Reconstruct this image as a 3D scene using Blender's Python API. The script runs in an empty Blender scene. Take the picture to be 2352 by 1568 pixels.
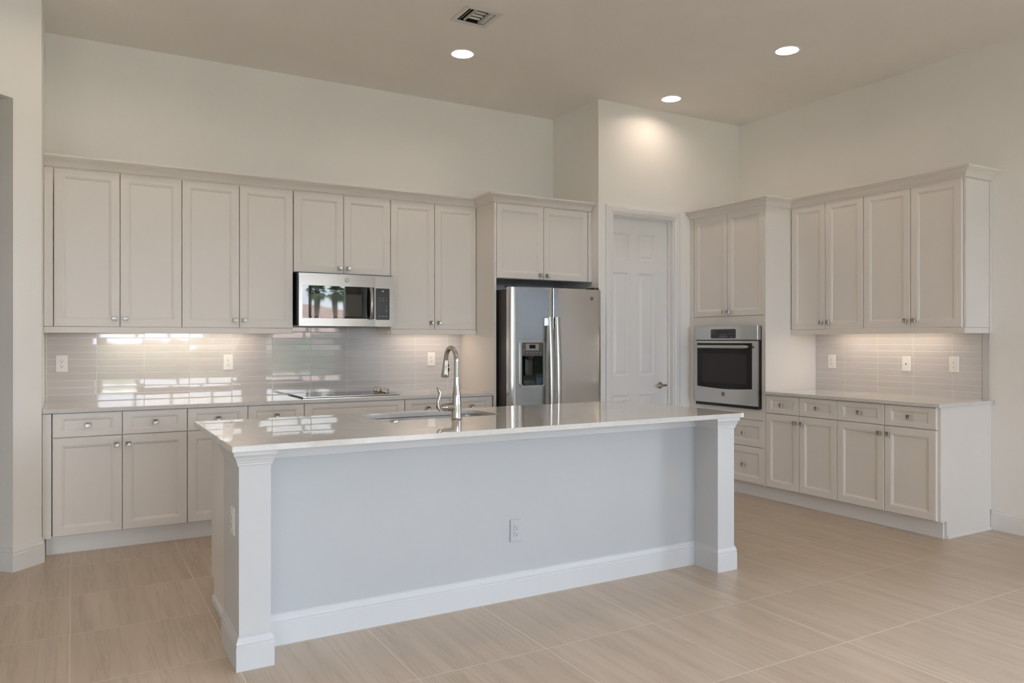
import bpy, bmesh, math, random
from mathutils import Vector, Matrix
from mathutils.geometry import tessellate_polygon

# ------------------------------------------------------------------ camera, world, exposure
SC = bpy.context.scene
COL = SC.collection
F_PX, CX, HOR = 1752.3, 1176.0, 782.4
EYE = 1.335
YAW = math.degrees(math.atan2(F_PX, 4221.2 - CX))          # angle between view direction and the +Y axis
cam_data = bpy.data.cameras.new('camera')
cam = bpy.data.objects.new('camera', cam_data)
COL.objects.link(cam)
cam.location = (0, 0, EYE)
cam.rotation_euler = (math.radians(90), 0, -math.radians(YAW))
cam_data.sensor_width = 36
cam_data.lens = F_PX / 2352 * 36
cam_data.shift_y = -(784 - HOR) / 2352
cam_data.clip_start = 0.05
SC.camera = cam

SC.view_settings.view_transform = 'Standard'
SC.view_settings.look = 'None'
SC.view_settings.gamma = 1
SC.view_settings.use_curve_mapping = False
SC.view_settings.exposure = 0.09

cy = SC.cycles
cy.use_denoising = True
try:
    cy.denoiser = 'OPENIMAGEDENOISE'
except Exception:
    pass
cy.max_bounces = 10
cy.diffuse_bounces = 6
cy.glossy_bounces = 5
cy.transparent_max_bounces = 12
cy.caustics_reflective = False
cy.caustics_refractive = False
cy.sample_clamp_indirect = 6.0

SKY = 13.5            # strength of the daylight
SUN = 75.0
CAN_E = 100.0         # ceiling light lenses
STRIP_E = 8.5       # under-cabinet bars

world = bpy.data.worlds.new('sky')
SC.world = world
world.use_nodes = True
wt = world.node_tree
wt.nodes.clear()
w_out = wt.nodes.new('ShaderNodeOutputWorld')
w_bg = wt.nodes.new('ShaderNodeBackground')
w_tc = wt.nodes.new('ShaderNodeTexCoord')
w_map = wt.nodes.new('ShaderNodeMapping')
w_map.inputs['Scale'].default_value = (1.2, 1.2, 3.2)
w_no = wt.nodes.new('ShaderNodeTexNoise')
w_no.inputs['Scale'].default_value = 2.2
w_no.inputs['Detail'].default_value = 7
w_cr = wt.nodes.new('ShaderNodeValToRGB')
w_cr.color_ramp.elements[0].position = 0.40
w_cr.color_ramp.elements[0].color = (0.50, 0.64, 0.95, 1)
w_cr.color_ramp.elements[1].position = 0.60
w_cr.color_ramp.elements[1].color = (0.93, 0.95, 1.03, 1)
wt.links.new(w_tc.outputs['Generated'], w_map.inputs['Vector'])
wt.links.new(w_map.outputs['Vector'], w_no.inputs['Vector'])
wt.links.new(w_no.outputs['Fac'], w_cr.inputs['Fac'])
wt.links.new(w_cr.outputs['Color'], w_bg.inputs['Color'])
w_bg.inputs['Strength'].default_value = SKY
wt.links.new(w_bg.outputs['Background'], w_out.inputs['Surface'])

# the window openings of the wall behind the photographer: x0, x1, z0, z1
Y_FRONT = -5.5
OPENINGS = [(-4.1, -1.8, 0.02, 2.45), (0.45, 3.25, 0.02, 2.75), (3.75, 5.4, 0.02, 2.75)]
X_RIGHT = 5.650
SIDE = (-0.9, 1.75, 0.02, 2.45)          # glass door in the right wall, just outside the picture: y0, y1, z0, z1
for (a, b, c, d) in OPENINGS:                                # portals only guide the sampling of the sky through the glass
    ld = bpy.data.lights.new('window_portal', 'AREA')
    ld.shape = 'RECTANGLE'
    ld.size, ld.size_y = b - a, d - c
    ld.cycles.is_portal = True
    lo = bpy.data.objects.new('window_portal', ld)
    lo.location = ((a + b) / 2, Y_FRONT - 0.08, (c + d) / 2)
    lo.rotation_euler = (math.radians(90), 0, 0)             # -Z turned towards +Y
    COL.objects.link(lo)
ld = bpy.data.lights.new('window_portal', 'AREA')
ld.shape = 'RECTANGLE'
ld.size, ld.size_y = SIDE[1] - SIDE[0], SIDE[3] - SIDE[2]
ld.cycles.is_portal = True
lo = bpy.data.objects.new('window_portal', ld)
lo.location = (X_RIGHT + 0.08, (SIDE[0] + SIDE[1]) / 2, (SIDE[2] + SIDE[3]) / 2)
lo.rotation_euler = (math.radians(90), 0, math.radians(90))  # -Z turned towards -X
COL.objects.link(lo)

# sun high behind the house: it lights the garden and the patio, never the rooms directly
sun_d = bpy.data.lights.new('sun', 'SUN')
sun_d.energy = SUN
sun_d.angle = math.radians(2)
sun_d.color = (1.0, 0.95, 0.87)
sun_o = bpy.data.objects.new('sun', sun_d)
sun_o.rotation_euler = (math.radians(-32), 0, math.radians(14))
sun_o.location = (0, 0, 20)
COL.objects.link(sun_o)


# ------------------------------------------------------------------ materials
def srgb(r, g, b):
    f = lambda c: (c / 255 / 12.92) if c / 255 <= 0.04045 else ((c / 255 + 0.055) / 1.055) ** 2.4
    return (f(r), f(g), f(b), 1)


class NT:
    def __init__(s, name):
        s.m = bpy.data.materials.new(name)
        s.m.use_nodes = True
        s.t = s.m.node_tree
        s.t.nodes.clear()
        s.out = s.t.nodes.new('ShaderNodeOutputMaterial')

    def n(s, kind, **kw):
        nd = s.t.nodes.new(kind)
        for k, v in kw.items():
            setattr(nd, k, v)
        return nd

    def link(s, a, b):
        s.t.links.new(a, b)

    def principled(s, color=None, rough=0.5, metal=0.0, spec=0.5, coat=0.0, ior=1.5):
        p = s.n('ShaderNodeBsdfPrincipled')
        if color is not None:
            p.inputs['Base Color'].default_value = color
        p.inputs['Roughness'].default_value = rough
        p.inputs['Metallic'].default_value = metal
        p.inputs['IOR'].default_value = ior
        p.inputs['Specular IOR Level'].default_value = spec
        p.inputs['Coat Weight'].default_value = coat
        s.link(p.outputs['BSDF'], s.out.inputs['Surface'])
        s.p = p
        return p

    def objco(s, scale=(1, 1, 1), loc=(0, 0, 0)):
        tc = s.n('ShaderNodeTexCoord')
        mp = s.n('ShaderNodeMapping')
        mp.inputs['Scale'].default_value = scale
        mp.inputs['Location'].default_value = loc
        s.link(tc.outputs['Object'], mp.inputs['Vector'])
        return mp.outputs['Vector']

    def noise(s, vec, scale, detail=3, rough=0.5, dist=0.0):
        nd = s.n('ShaderNodeTexNoise')
        nd.inputs['Scale'].default_value = scale
        nd.inputs['Detail'].default_value = detail
        nd.inputs['Roughness'].default_value = rough
        nd.inputs['Distortion'].default_value = dist
        s.link(vec, nd.inputs['Vector'])
        return nd.outputs['Fac']

    def ramp(s, fac, stops):
        r = s.n('ShaderNodeValToRGB')
        e = r.color_ramp.elements
        e[0].position, e[0].color = stops[0]
        e[1].position, e[1].color = stops[-1]
        for p, c in stops[1:-1]:
            x = e.new(p)
            x.color = c
        s.link(fac, r.inputs['Fac'])
        return r.outputs['Color']

    def bump(s, height, strength, dist=0.002, normal=None):
        b = s.n('ShaderNodeBump')
        b.inputs['Strength'].default_value = strength
        b.inputs['Distance'].default_value = dist
        s.link(height, b.inputs['Height'])
        if normal is not None:
            s.link(normal, b.inputs['Normal'])
        s.link(b.outputs['Normal'], s.p.inputs['Normal'])
        return b

    def math(s, op, a, b=None):
        m = s.n('ShaderNodeMath', operation=op)
        for i, v in enumerate((a, b)):
            if v is None:
                continue
            if isinstance(v, (int, float)):
                m.inputs[i].default_value = v
            else:
                s.link(v, m.inputs[i])
        return m.outputs[0]

    def mix(s, fac, a, b, blend='MIX'):
        m = s.n('ShaderNodeMix', data_type='RGBA', blend_type=blend)
        for key, v in ((0, fac), (6, a), (7, b)):
            if isinstance(v, (int, float)):
                m.inputs[key].default_value = v
            elif isinstance(v, tuple):
                m.inputs[key].default_value = v
            else:
                s.link(v, m.inputs[key])
        return m.outputs[2]


def mul(c, k):
    return (c[0] * k, c[1] * k, c[2] * k, 1)


def paint(name, color, rough, bump_scale=0, bump_strength=0.0, bump_dist=0.001, var=0.03, spec=0.5):
    t = NT(name)
    t.principled(color, rough, spec=spec)
    co = t.objco()
    v = t.noise(co, 1.7, 2)
    t.link(t.ramp(v, [(0.3, mul(color, 1 - var)), (0.7, color)]), t.p.inputs['Base Color'])
    if bump_scale:
        t.bump(t.noise(co, bump_scale, 3, 0.55), bump_strength, bump_dist)
    return t.m


def simple(name, color, rough, metal=0.0, spec=0.5, coat=0.0):
    t = NT(name)
    t.principled(color, rough, metal, spec, coat)
    v = t.noise(t.objco(), 40, 2)
    t.link(t.ramp(v, [(0.3, mul(color, 0.97)), (0.7, color)]), t.p.inputs['Base Color'])
    return t.m


def brushed(name, color, rough, stretch, strength=0.05):
    t = NT(name)
    t.principled(color, rough, 1.0)
    co = t.objco(stretch)
    v = t.noise(co, 1.0, 4, 0.6)
    rr = t.n('ShaderNodeMapRange')
    rr.inputs['From Min'].default_value = 0.3
    rr.inputs['From Max'].default_value = 0.7
    rr.inputs['To Min'].default_value = rough * 0.985
    rr.inputs['To Max'].default_value = rough * 1.015
    t.link(v, rr.inputs['Value'])
    t.link(rr.outputs[0], t.p.inputs['Roughness'])
    if strength:
        t.bump(v, strength, 0.0005)
    return t.m


def emitter(name, color, strength):
    t = NT(name)
    e = t.n('ShaderNodeEmission')
    e.inputs['Color'].default_value = color
    e.inputs['Strength'].default_value = strength
    t.link(e.outputs[0], t.out.inputs['Surface'])
    return t.m


def clear_glass(name):
    t = NT(name)
    tr = t.n('ShaderNodeBsdfTransparent')
    tr.inputs['Color'].default_value = (0.93, 0.96, 0.95, 1)
    gl = t.n('ShaderNodeBsdfGlossy')
    gl.inputs['Roughness'].default_value = 0.0
    fr = t.n('ShaderNodeFresnel')
    fr.inputs['IOR'].default_value = 1.45
    mx = t.n('ShaderNodeMixShader')
    t.link(fr.outputs[0], mx.inputs[0])
    t.link(tr.outputs[0], mx.inputs[1])
    t.link(gl.outputs[0], mx.inputs[2])
    t.link(mx.outputs[0], t.out.inputs['Surface'])
    return t.m


def floor_tiles():
    t = NT('porcelain_floor_tile')
    t.principled(None, 0.34)
    co = t.objco()
    br = t.n('ShaderNodeTexBrick')
    br.offset = 0.0
    br.squash = 1.0
    mp = t.objco((1, 1, 1), (0.012, -2.191, 0))
    t.link(mp, br.inputs['Vector'])
    br.inputs['Scale'].default_value = 1.0
    br.inputs['Brick Width'].default_value = 0.5975
    br.inputs['Row Height'].default_value = 0.6045
    br.inputs['Mortar Size'].default_value = 0.0030
    br.inputs['Mortar Smooth'].default_value = 0.3
    br.inputs['Color1'].default_value = (0, 0, 0, 1)
    br.inputs['Color2'].default_value = (1, 1, 1, 1)
    br.inputs['Mortar'].default_value = (0.5, 0.5, 0.5, 1)
    # per tile shift of the vein pattern
    sh = t.n('ShaderNodeVectorMath', operation='SCALE')
    t.link(br.outputs['Color'], sh.inputs[0])
    sh.inputs['Scale'].default_value = 7.3
    ad = t.n('ShaderNodeVectorMath', operation='ADD')
    t.link(co, ad.inputs[0])
    t.link(sh.outputs[0], ad.inputs[1])
    m2 = t.n('ShaderNodeMapping')
    m2.inputs['Scale'].default_value = (7.0, 0.38, 1)
    m2.inputs['Rotation'].default_value = (0, 0, 0.05)
    t.link(ad.outputs[0], m2.inputs['Vector'])
    soft = t.noise(m2.outputs[0], 1.6, 5, 0.6, 0.5)
    m3 = t.n('ShaderNodeMapping')
    m3.inputs['Scale'].default_value = (12.0, 0.45, 1)
    m3.inputs['Rotation'].default_value = (0, 0, 0.05)
    t.link(ad.outputs[0], m3.inputs['Vector'])
    fine = t.noise(m3.outputs[0], 1.3, 6, 0.65, 0.4)
    vein = t.math('ABSOLUTE', t.math('SUBTRACT', fine, 0.5))
    vein_c = t.ramp(vein, [(0.0, (0.80, 0.79, 0.77, 1)), (0.03, (1, 1, 1, 1))])
    A, B = FLOOR_A, FLOOR_B
    base = t.ramp(soft, [(0.32, A), (0.68, B)])
    stone = t.mix(0.75, base, vein_c, 'MULTIPLY')
    grout = (0.70, 0.615, 0.51, 1)
    t.link(t.mix(br.outputs['Fac'], stone, grout), t.p.inputs['Base Color'])
    rg = t.math('ADD', t.math('MULTIPLY', br.outputs['Fac'], 0.4), 0.33)
    t.link(rg, t.p.inputs['Roughness'])
    t.bump(t.math('SUBTRACT', t.math('MULTIPLY', soft, 0.15), br.outputs['Fac']), 0.4, 0.0015)
    return t.m


def glass_tiles(name, horizontal, origin, z0, pitch_u, pitch_v):
    """stacked glass strips; horizontal = 'X' or 'Y' world axis of the courses (object space = world space here)"""
    t = NT(name)
    t.principled(None, 0.06, spec=0.75, ior=1.55)
    tc = t.n('ShaderNodeTexCoord')
    sx = t.n('ShaderNodeSeparateXYZ')
    t.link(tc.outputs['Object'], sx.inputs[0])
    u = t.math('DIVIDE', t.math('SUBTRACT', sx.outputs[horizontal], origin), pitch_u)
    v = t.math('DIVIDE', t.math('SUBTRACT', sx.outputs['Z'], z0), pitch_v)
    fu, fv = t.math('FLOOR', u), t.math('FLOOR', v)
    du = t.math('MULTIPLY', t.math('ABSOLUTE', t.math('SUBTRACT', t.math('SUBTRACT', u, fu), 0.5)), pitch_u)
    dv = t.math('MULTIPLY', t.math('ABSOLUTE', t.math('SUBTRACT', t.math('SUBTRACT', v, fv), 0.5)), pitch_v)
    eu = t.math('SUBTRACT', pitch_u / 2, du)       # distance to the joint
    ev = t.math('SUBTRACT', pitch_v / 2, dv)
    e = t.math('MINIMUM', eu, ev)
    mr = t.n('ShaderNodeMapRange', interpolation_type='SMOOTHSTEP')
    mr.inputs['From Min'].default_value = 0.0006
    mr.inputs['From Max'].default_value = 0.0032
    t.link(e, mr.inputs['Value'])
    cell = t.n('ShaderNodeCombineXYZ')
    t.link(fu, cell.inputs[0])
    t.link(fv, cell.inputs[1])
    wn = t.n('ShaderNodeTexWhiteNoise', noise_dimensions='3D')
    t.link(cell.outputs[0], wn.inputs['Vector'])
    sub = t.n('ShaderNodeVectorMath', operation='SUBTRACT')
    t.link(wn.outputs['Color'], sub.inputs[0])
    sub.inputs[1].default_value = (0.5, 0.5, 0.5)
    scl = t.n('ShaderNodeVectorMath', operation='SCALE')
    t.link(sub.outputs[0], scl.inputs[0])
    scl.inputs['Scale'].default_value = 0.012
    ge = t.n('ShaderNodeNewGeometry')
    ad = t.n('ShaderNodeVectorMath', operation='ADD')
    t.link(ge.outputs['Normal'], ad.inputs[0])
    t.link(scl.outputs[0], ad.inputs[1])
    nm = t.n('ShaderNodeVectorMath', operation='NORMALIZE')
    t.link(ad.outputs[0], nm.inputs[0])
    var = t.ramp(wn.outputs['Value'], [(0.0, mul(TILE_C, 0.96)), (1.0, TILE_C)])
    t.link(t.mix(mr.outputs[0], (0.74, 0.72, 0.70, 1), var), t.p.inputs['Base Color'])
    rg = t.math('SUBTRACT', 0.5, t.math('MULTIPLY', mr.outputs[0], 0.47))
    t.link(rg, t.p.inputs['Roughness'])
    wav = t.noise(t.objco((5, 5, 14)), 1.0, 2)
    h = t.math('ADD', mr.outputs[0], t.math('MULTIPLY', wav, 0.10))
    t.bump(h, 0.6, 0.0016, nm.outputs[0])
    return t.m


def quartz():
    t = NT('white_quartz')
    t.principled(None, 0.012, spec=0.75, ior=1.56)
    co = t.objco()
    a = t.noise(co, 6, 6, 0.6, 1.2)
    f = t.noise(co, 160, 2)
    base = t.ramp(a, [(0.35, mul(QUARTZ_C, 0.97)), (0.6, QUARTZ_C)])
    spk = t.ramp(f, [(0.35, (0.94, 0.94, 0.94, 1)), (0.55, (1, 1, 1, 1))])
    v = t.math('ABSOLUTE', t.math('SUBTRACT', t.noise(co, 2.3, 5, 0.6, 0.8), 0.5))
    vc = t.ramp(v, [(0.0, (0.95, 0.945, 0.93, 1)), (0.025, (1, 1, 1, 1))])
    t.link(t.mix(1.0, t.mix(0.6, base, spk, 'MULTIPLY'), vc, 'MULTIPLY'), t.p.inputs['Base Color'])
    return t.m


FLOOR_A = (0.49, 0.393, 0.298, 1)
FLOOR_B = (0.585, 0.478, 0.372, 1)
TILE_C = (0.62, 0.605, 0.60, 1)
QUARTZ_C = (0.69, 0.67, 0.64, 1)
WARM = (1.0, 0.80, 0.62, 1)
CAN_C = (1.0, 0.815, 0.67, 1)

M = {}
M['wall'] = paint('wall_paint', (0.89, 0.87, 0.83, 1), 0.6, 120, 0.10, 0.002)
M['ceiling'] = paint('ceiling_paint', (0.87, 0.835, 0.79, 1), 0.8, 70, 0.35, 0.004)
M['cab'] = paint('cabinet_lacquer', (0.79, 0.75, 0.70, 1), 0.38)
M['trim'] = paint('white_trim_paint', (0.83, 0.82, 0.80, 1), 0.42)
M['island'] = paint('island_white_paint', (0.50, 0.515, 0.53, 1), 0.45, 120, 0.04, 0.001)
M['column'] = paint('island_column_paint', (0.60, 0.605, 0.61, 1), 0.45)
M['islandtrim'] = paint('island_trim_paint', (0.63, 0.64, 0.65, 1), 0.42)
M['floor'] = floor_tiles()
M['tile_back'] = glass_tiles('glass_tile_back', 'X', 0.145, 0.915, 0.3005, 0.0489)
M['tile_right'] = glass_tiles('glass_tile_right', 'Y', 0.25, 0.915, 0.302, 0.0489)
M['edgetile'] = simple('glass_edge_tile', TILE_C, 0.06)
M['quartz'] = quartz()
M['steel'] = brushed('brushed_steel', (0.60, 0.595, 0.585, 1), 0.17, (2, 2, 260), 0.0)
M['steel_side'] = brushed('microwave_steel', (0.37, 0.352, 0.328, 1), 0.27, (2, 2, 260), 0.0)
M['steel_dark'] = brushed('brushed_steel_handle', (0.55, 0.53, 0.49, 1), 0.3, (300, 300, 3), 0.03)
M['nickel'] = brushed('satin_nickel', (0.46, 0.42, 0.375, 1), 0.28, (200, 200, 200), 0.0)
M['badge'] = simple('badge_metal', (0.20, 0.175, 0.15, 1), 0.35, 0.6)
M['badgeline'] = simple('badge_line', (0.13, 0.125, 0.12, 1), 0.4)
M['chrome'] = simple('polished_nickel', (0.50, 0.475, 0.435, 1), 0.11, 1.0)
M['sinksteel'] = brushed('sink_steel', (0.50, 0.50, 0.50, 1), 0.3, (200, 5, 5), 0.03)
M['black'] = simple('black_enamel', (0.012, 0.012, 0.012, 1), 0.35)
M['darkgrey'] = simple('dark_grey_case', (0.035, 0.032, 0.030, 1), 0.45)
M['blackglass'] = simple('black_glass', (0.008, 0.008, 0.009, 1), 0.015, 0.0, 0.8)
M['ovenglass'] = simple('oven_glass', (0.018, 0.016, 0.015, 1), 0.05, 0.0, 0.3)
M['ovenscreen'] = simple('oven_screen', (0.035, 0.032, 0.030, 1), 0.12, 0.0, 0.3)
M['mwscreen'] = simple('microwave_screen', (0.055, 0.056, 0.052, 1), 0.02, 0.0, 0.8)
M['panelgrey'] = simple('dispenser_grey', (0.075, 0.068, 0.062, 1), 0.35)
M['lcdgrey'] = simple('lcd_surround', (0.30, 0.30, 0.30, 1), 0.3)
M['marking'] = simple('panel_marking', (0.42, 0.42, 0.42, 1), 0.5)
M['digits'] = emitter('display_digits', (0.75, 0.8, 0.85, 1), 0.9)
M['plate'] = simple('outlet_plastic', (0.88, 0.87, 0.85, 1), 0.3)
M['slot'] = simple('outlet_slot', (0.03, 0.03, 0.03, 1), 0.6)
M['vent'] = simple('vent_enamel', (0.72, 0.71, 0.67, 1), 0.45)
M['can'] = simple('can_reflector', (0.85, 0.83, 0.80, 1), 0.5)
M['lens'] = emitter('lamp_lens', CAN_C, CAN_E)
M['strip'] = emitter('strip_lens', WARM, STRIP_E)
M['pane'] = clear_glass('window_glass')
M['frame'] = simple('window_frame_white', (0.75, 0.75, 0.74, 1), 0.4)
M['deck'] = simple('patio_paver', (0.62, 0.59, 0.55, 1), 0.8)
M['lawn'] = paint('lawn_grass', (0.115, 0.118, 0.085, 1), 0.9, 30, 0.5, 0.02, 0.4)
M['hedge'] = paint('hedge_leaf', (0.035, 0.06, 0.025, 1), 0.7, 12, 1.0, 0.1, 0.6)
M['bark'] = paint('palm_bark', (0.12, 0.10, 0.08, 1), 0.9, 25, 0.8, 0.02, 0.4)
M['frond'] = simple('palm_frond', (0.03, 0.07, 0.02, 1), 0.5)
M['stucco'] = paint('house_stucco', (0.62, 0.55, 0.45, 1), 0.9)
t = NT('roof_tiles')
t.principled(None, 0.8)
wv = t.n('ShaderNodeTexWave', wave_type='BANDS', bands_direction='Z')
wv.inputs['Scale'].default_value = 1.6
wv.inputs['Distortion'].default_value = 1.5
t.link(t.objco(), wv.inputs['Vector'])
t.link(t.ramp(wv.outputs['Fac'], [(0.2, (0.17, 0.115, 0.10, 1)), (0.7, (0.36, 0.255, 0.225, 1))]), t.p.inputs['Base Color'])
M['roof'] = t.m


# ------------------------------------------------------------------ mesh helpers
class MB:
    def __init__(s):
        s.v, s.f, s.sm = [], [], []

    def quad_loops(s, loops, cap0=True, cap1=True, closed=True, smooth=False):
        base = len(s.v)
        n = len(loops[0])
        for lp in loops:
            s.v += [tuple(p) for p in lp]
        for i in range(len(loops) - 1):
            for j in range(n if closed else n - 1):
                k = (j + 1) % n
                s.f.append((base + i * n + j, base + i * n + k, base + (i + 1) * n + k, base + (i + 1) * n + j))
                s.sm.append(smooth)
        if cap0:
            s.f.append(tuple(base + j for j in range(n)))
            s.sm.append(False)
        if cap1:
            s.f.append(tuple(base + (len(loops) - 1) * n + j for j in range(n)))
            s.sm.append(False)
        return s

    def box(s, x0, x1, y0, y1, z0, z1, b=0.0):
        x0, x1 = min(x0, x1), max(x0, x1)
        y0, y1 = min(y0, y1), max(y0, y1)
        z0, z1 = min(z0, z1), max(z0, z1)
        b = min(b, (x1 - x0) * .45, (y1 - y0) * .45, (z1 - z0) * .45)
        if b <= 0:
            r = lambda z: [(x0, y0, z), (x1, y0, z), (x1, y1, z), (x0, y1, z)]
            return s.quad_loops([r(z0), r(z1)])
        bm = bmesh.new()
        bmesh.ops.create_cube(bm, size=1)
        for v in bm.verts:
            v.co = Vector((x0 + (v.co.x + .5) * (x1 - x0), y0 + (v.co.y + .5) * (y1 - y0), z0 + (v.co.z + .5) * (z1 - z0)))
        bmesh.ops.bevel(bm, geom=bm.edges[:], offset=b, segments=2, affect='EDGES', profile=0.5)
        s.add_bm(bm)
        return s

    def add_bm(s, bm, smooth=False):
        base = len(s.v)
        bm.verts.index_update()
        for v in bm.verts:
            s.v.append(tuple(v.co))
        for f in bm.faces:
            s.f.append(tuple(base + v.index for v in f.verts))
            s.sm.append(smooth)
        bm.free()

    def prism(s, outer, holes, mp, d0, d1):
        """flat polygon with holes, extruded from d0 to d1 through mp(a, b, d)"""
        rings = [outer] + list(holes)
        tris = tessellate_polygon([[Vector((p[0], p[1], 0)) for p in r] for r in rings])
        flat = [p for r in rings for p in r]
        base = len(s.v)
        n = len(flat)
        for d in (d0, d1):
            s.v += [mp(p[0], p[1], d) for p in flat]
        for tr in tris:
            s.f.append(tuple(base + i for i in tr))
            s.f.append(tuple(base + n + i for i in tr))
            s.sm += [False, False]
        o = 0
        for r in rings:
            m = len(r)
            for j in range(m):
                k = (j + 1) % m
                s.f.append((base + o + j, base + o + k, base + n + o + k, base + n + o + j))
                s.sm.append(False)
            o += m
        return s

    def tube(s, path, rad, n=16, smooth=True, cap=True, squash=None):
        P = [Vector(p) for p in path]
        R = rad if isinstance(rad, (list, tuple)) else [rad] * len(P)
        loops = []
        T = (P[1] - P[0]).normalized()
        N = T.orthogonal().normalized()
        if squash:
            N = (Vector(squash[0]) - T * T.dot(Vector(squash[0]))).normalized()
        for i, p in enumerate(P):
            if i == 0:
                t2 = (P[1] - P[0]).normalized()
            elif i == len(P) - 1:
                t2 = (P[-1] - P[-2]).normalized()
            else:
                t2 = ((P[i + 1] - p).normalized() + (p - P[i - 1]).normalized()).normalized()
            N = (N - t2 * t2.dot(N)).normalized()
            B = t2.cross(N)
            k = squash[1] if squash else 1.0
            loops.append([p + (N * math.cos(a) + B * math.sin(a) * k) * R[i] for a in [2 * math.pi * j / n for j in range(n)]])
        s.quad_loops(loops, cap, cap, True, smooth)
        return s

    def lathe(s, prof, c, axis='z', n=32, smooth=True, cap=(True, True)):
        loops = []
        for r, h in prof:
            lp = []
            for j in range(n):
                a = 2 * math.pi * j / n
                u, v = r * math.cos(a), r * math.sin(a)
                d = {'z': (u, v, h), 'x': (h, u, v), 'y': (u, h, v)}[axis]
                lp.append((c[0] + d[0], c[1] + d[1], c[2] + d[2]))
            loops.append(lp)
        s.quad_loops(loops, cap[0], cap[1], True, smooth)
        return s

    def sweep(s, path, prof, side=1, closed=False):
        """moulding: profile (out, z) carried along a plan path with mitred corners; side=1 puts 'out' to the right of travel"""
        n = len(path)
        loops = []
        for i, p in enumerate(path):
            a = Vector(path[i - 1]) if (i > 0 or closed) else None
            b = Vector(path[(i + 1) % n]) if (i < n - 1 or closed) else None
            p = Vector(p)
            def nrm(d):
                d = d.normalized()
                return Vector((d.y, -d.x)) * side
            if a is None:
                m = nrm(b - p)
            elif b is None:
                m = nrm(p - a)
            else:
                n1, n2 = nrm(p - a), nrm(b - p)
                m = (n1 + n2) / (1 + n1.dot(n2))
            loops.append([(p.x + m.x * o, p.y + m.y * o, z) for o, z in prof])
        if closed:
            loops.append(loops[0])
        s.quad_loops(loops, not closed, not closed, True)
        return s

    def front(s, mp, u0, u1, v0, v1, t=0.02, fu=0.062, fv=0.062):
        """five-piece cabinet front: frame, bead and recessed flat panel. n runs outwards from 0 (back) to t (face)"""
        prof = [(0, 0.0), (0, t - .003), (.003, t), (-.012, t), (-.009, t - .0025), (-.004, t - .003), (.003, t - .0095)]
        loops = []
        for i, (a, n) in enumerate(prof):
            iu = a if i < 3 else fu + a
            iv = a if i < 3 else fv + a
            loops.append([mp(u0 + iu, v0 + iv, n), mp(u1 - iu, v0 + iv, n), mp(u1 - iu, v1 - iv, n), mp(u0 + iu, v1 - iv, n)])
        return s.quad_loops(loops)

    def build(s, name, mat, parent=None, loc=None):
        me = bpy.data.meshes.new(name)
        org = Vector(loc) if loc else Vector((0, 0, 0))
        if parent is not None:
            org = chain_loc(parent) + org
        me.from_pydata([tuple(Vector(p) - org) for p in s.v], [], s.f)
        bm = bmesh.new()
        bm.from_mesh(me)
        bmesh.ops.recalc_face_normals(bm, faces=bm.faces[:])
        bm.to_mesh(me)
        bm.free()
        if len(s.sm) == len(me.polygons):
            me.polygons.foreach_set('use_smooth', s.sm)
            if any(s.sm):
                me.set_sharp_from_angle(angle=math.radians(38))
        me.materials.append(M[mat] if isinstance(mat, str) else mat)
        ob = bpy.data.objects.new(name, me)
        if loc:
            ob.location = loc
        if parent is not None:
            ob.parent = parent
        COL.objects.link(ob)
        return ob


def chain_loc(o):
    v = Vector((0, 0, 0))
    while o is not None:
        v += o.location
        o = o.parent
    return v


def thing(name, label, cat, loc=(0, 0, 0), group=None):
    o = bpy.data.objects.new(name, None)
    o.empty_display_size = 0.05
    COL.objects.link(o)
    o.location = loc
    return tag(o, label, cat, group)


def tag(o, label, cat, group=None):
    o['label'] = label
    o['category'] = cat
    if group:
        o['group'] = group
    return o


def struct(name, mb, mat, parent=None):
    o = mb.build(name, mat, parent)
    if parent is None:
        o['kind'] = 'structure'
    return o


def copy_tree(o, parent=None):
    c = o.copy()
    COL.objects.link(c)
    if parent is not None:
        c.parent = parent
    for ch in list(o.children):
        copy_tree(ch, c)
    return c


BK = lambda Y0: (lambda u, v, n: (u, Y0 - n, v))          # faces -Y
RT = lambda X0: (lambda u, v, n: (X0 - n, u, v))          # faces -X (u runs along +Y)
XY = lambda a, b, d: (a, b, d)


def rrect(u0, u1, v0, v1, r, n=6):
    out = []
    for cu, cv, a0 in ((u1 - r, v1 - r, 0), (u0 + r, v1 - r, 90), (u0 + r, v0 + r, 180), (u1 - r, v0 + r, 270)):
        for k in range(n + 1):
            a = math.radians(a0 + 90 * k / n)
            out.append((cu + r * math.cos(a), cv + r * math.sin(a)))
    return out


def circle(c, r, n=32):
    return [(c[0] + r * math.cos(2 * math.pi * k / n), c[1] + r * math.sin(2 * math.pi * k / n)) for k in range(n)]


# ------------------------------------------------------------------ the room
YW, XW = 6.095, 5.650            # back wall plane, right wall plane
XL = -0.165                      # short left return
CEIL = 3.435
YP = 5.37                        # pantry wall plane
XA = 3.957                       # side of the refrigerator alcove
WX = -4.6                        # far left of the open plan

struct('floor', MB().box(WX - .2, XW + .2, Y_FRONT - .2, YW + .2, -0.12, 0.0), 'floor')

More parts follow.
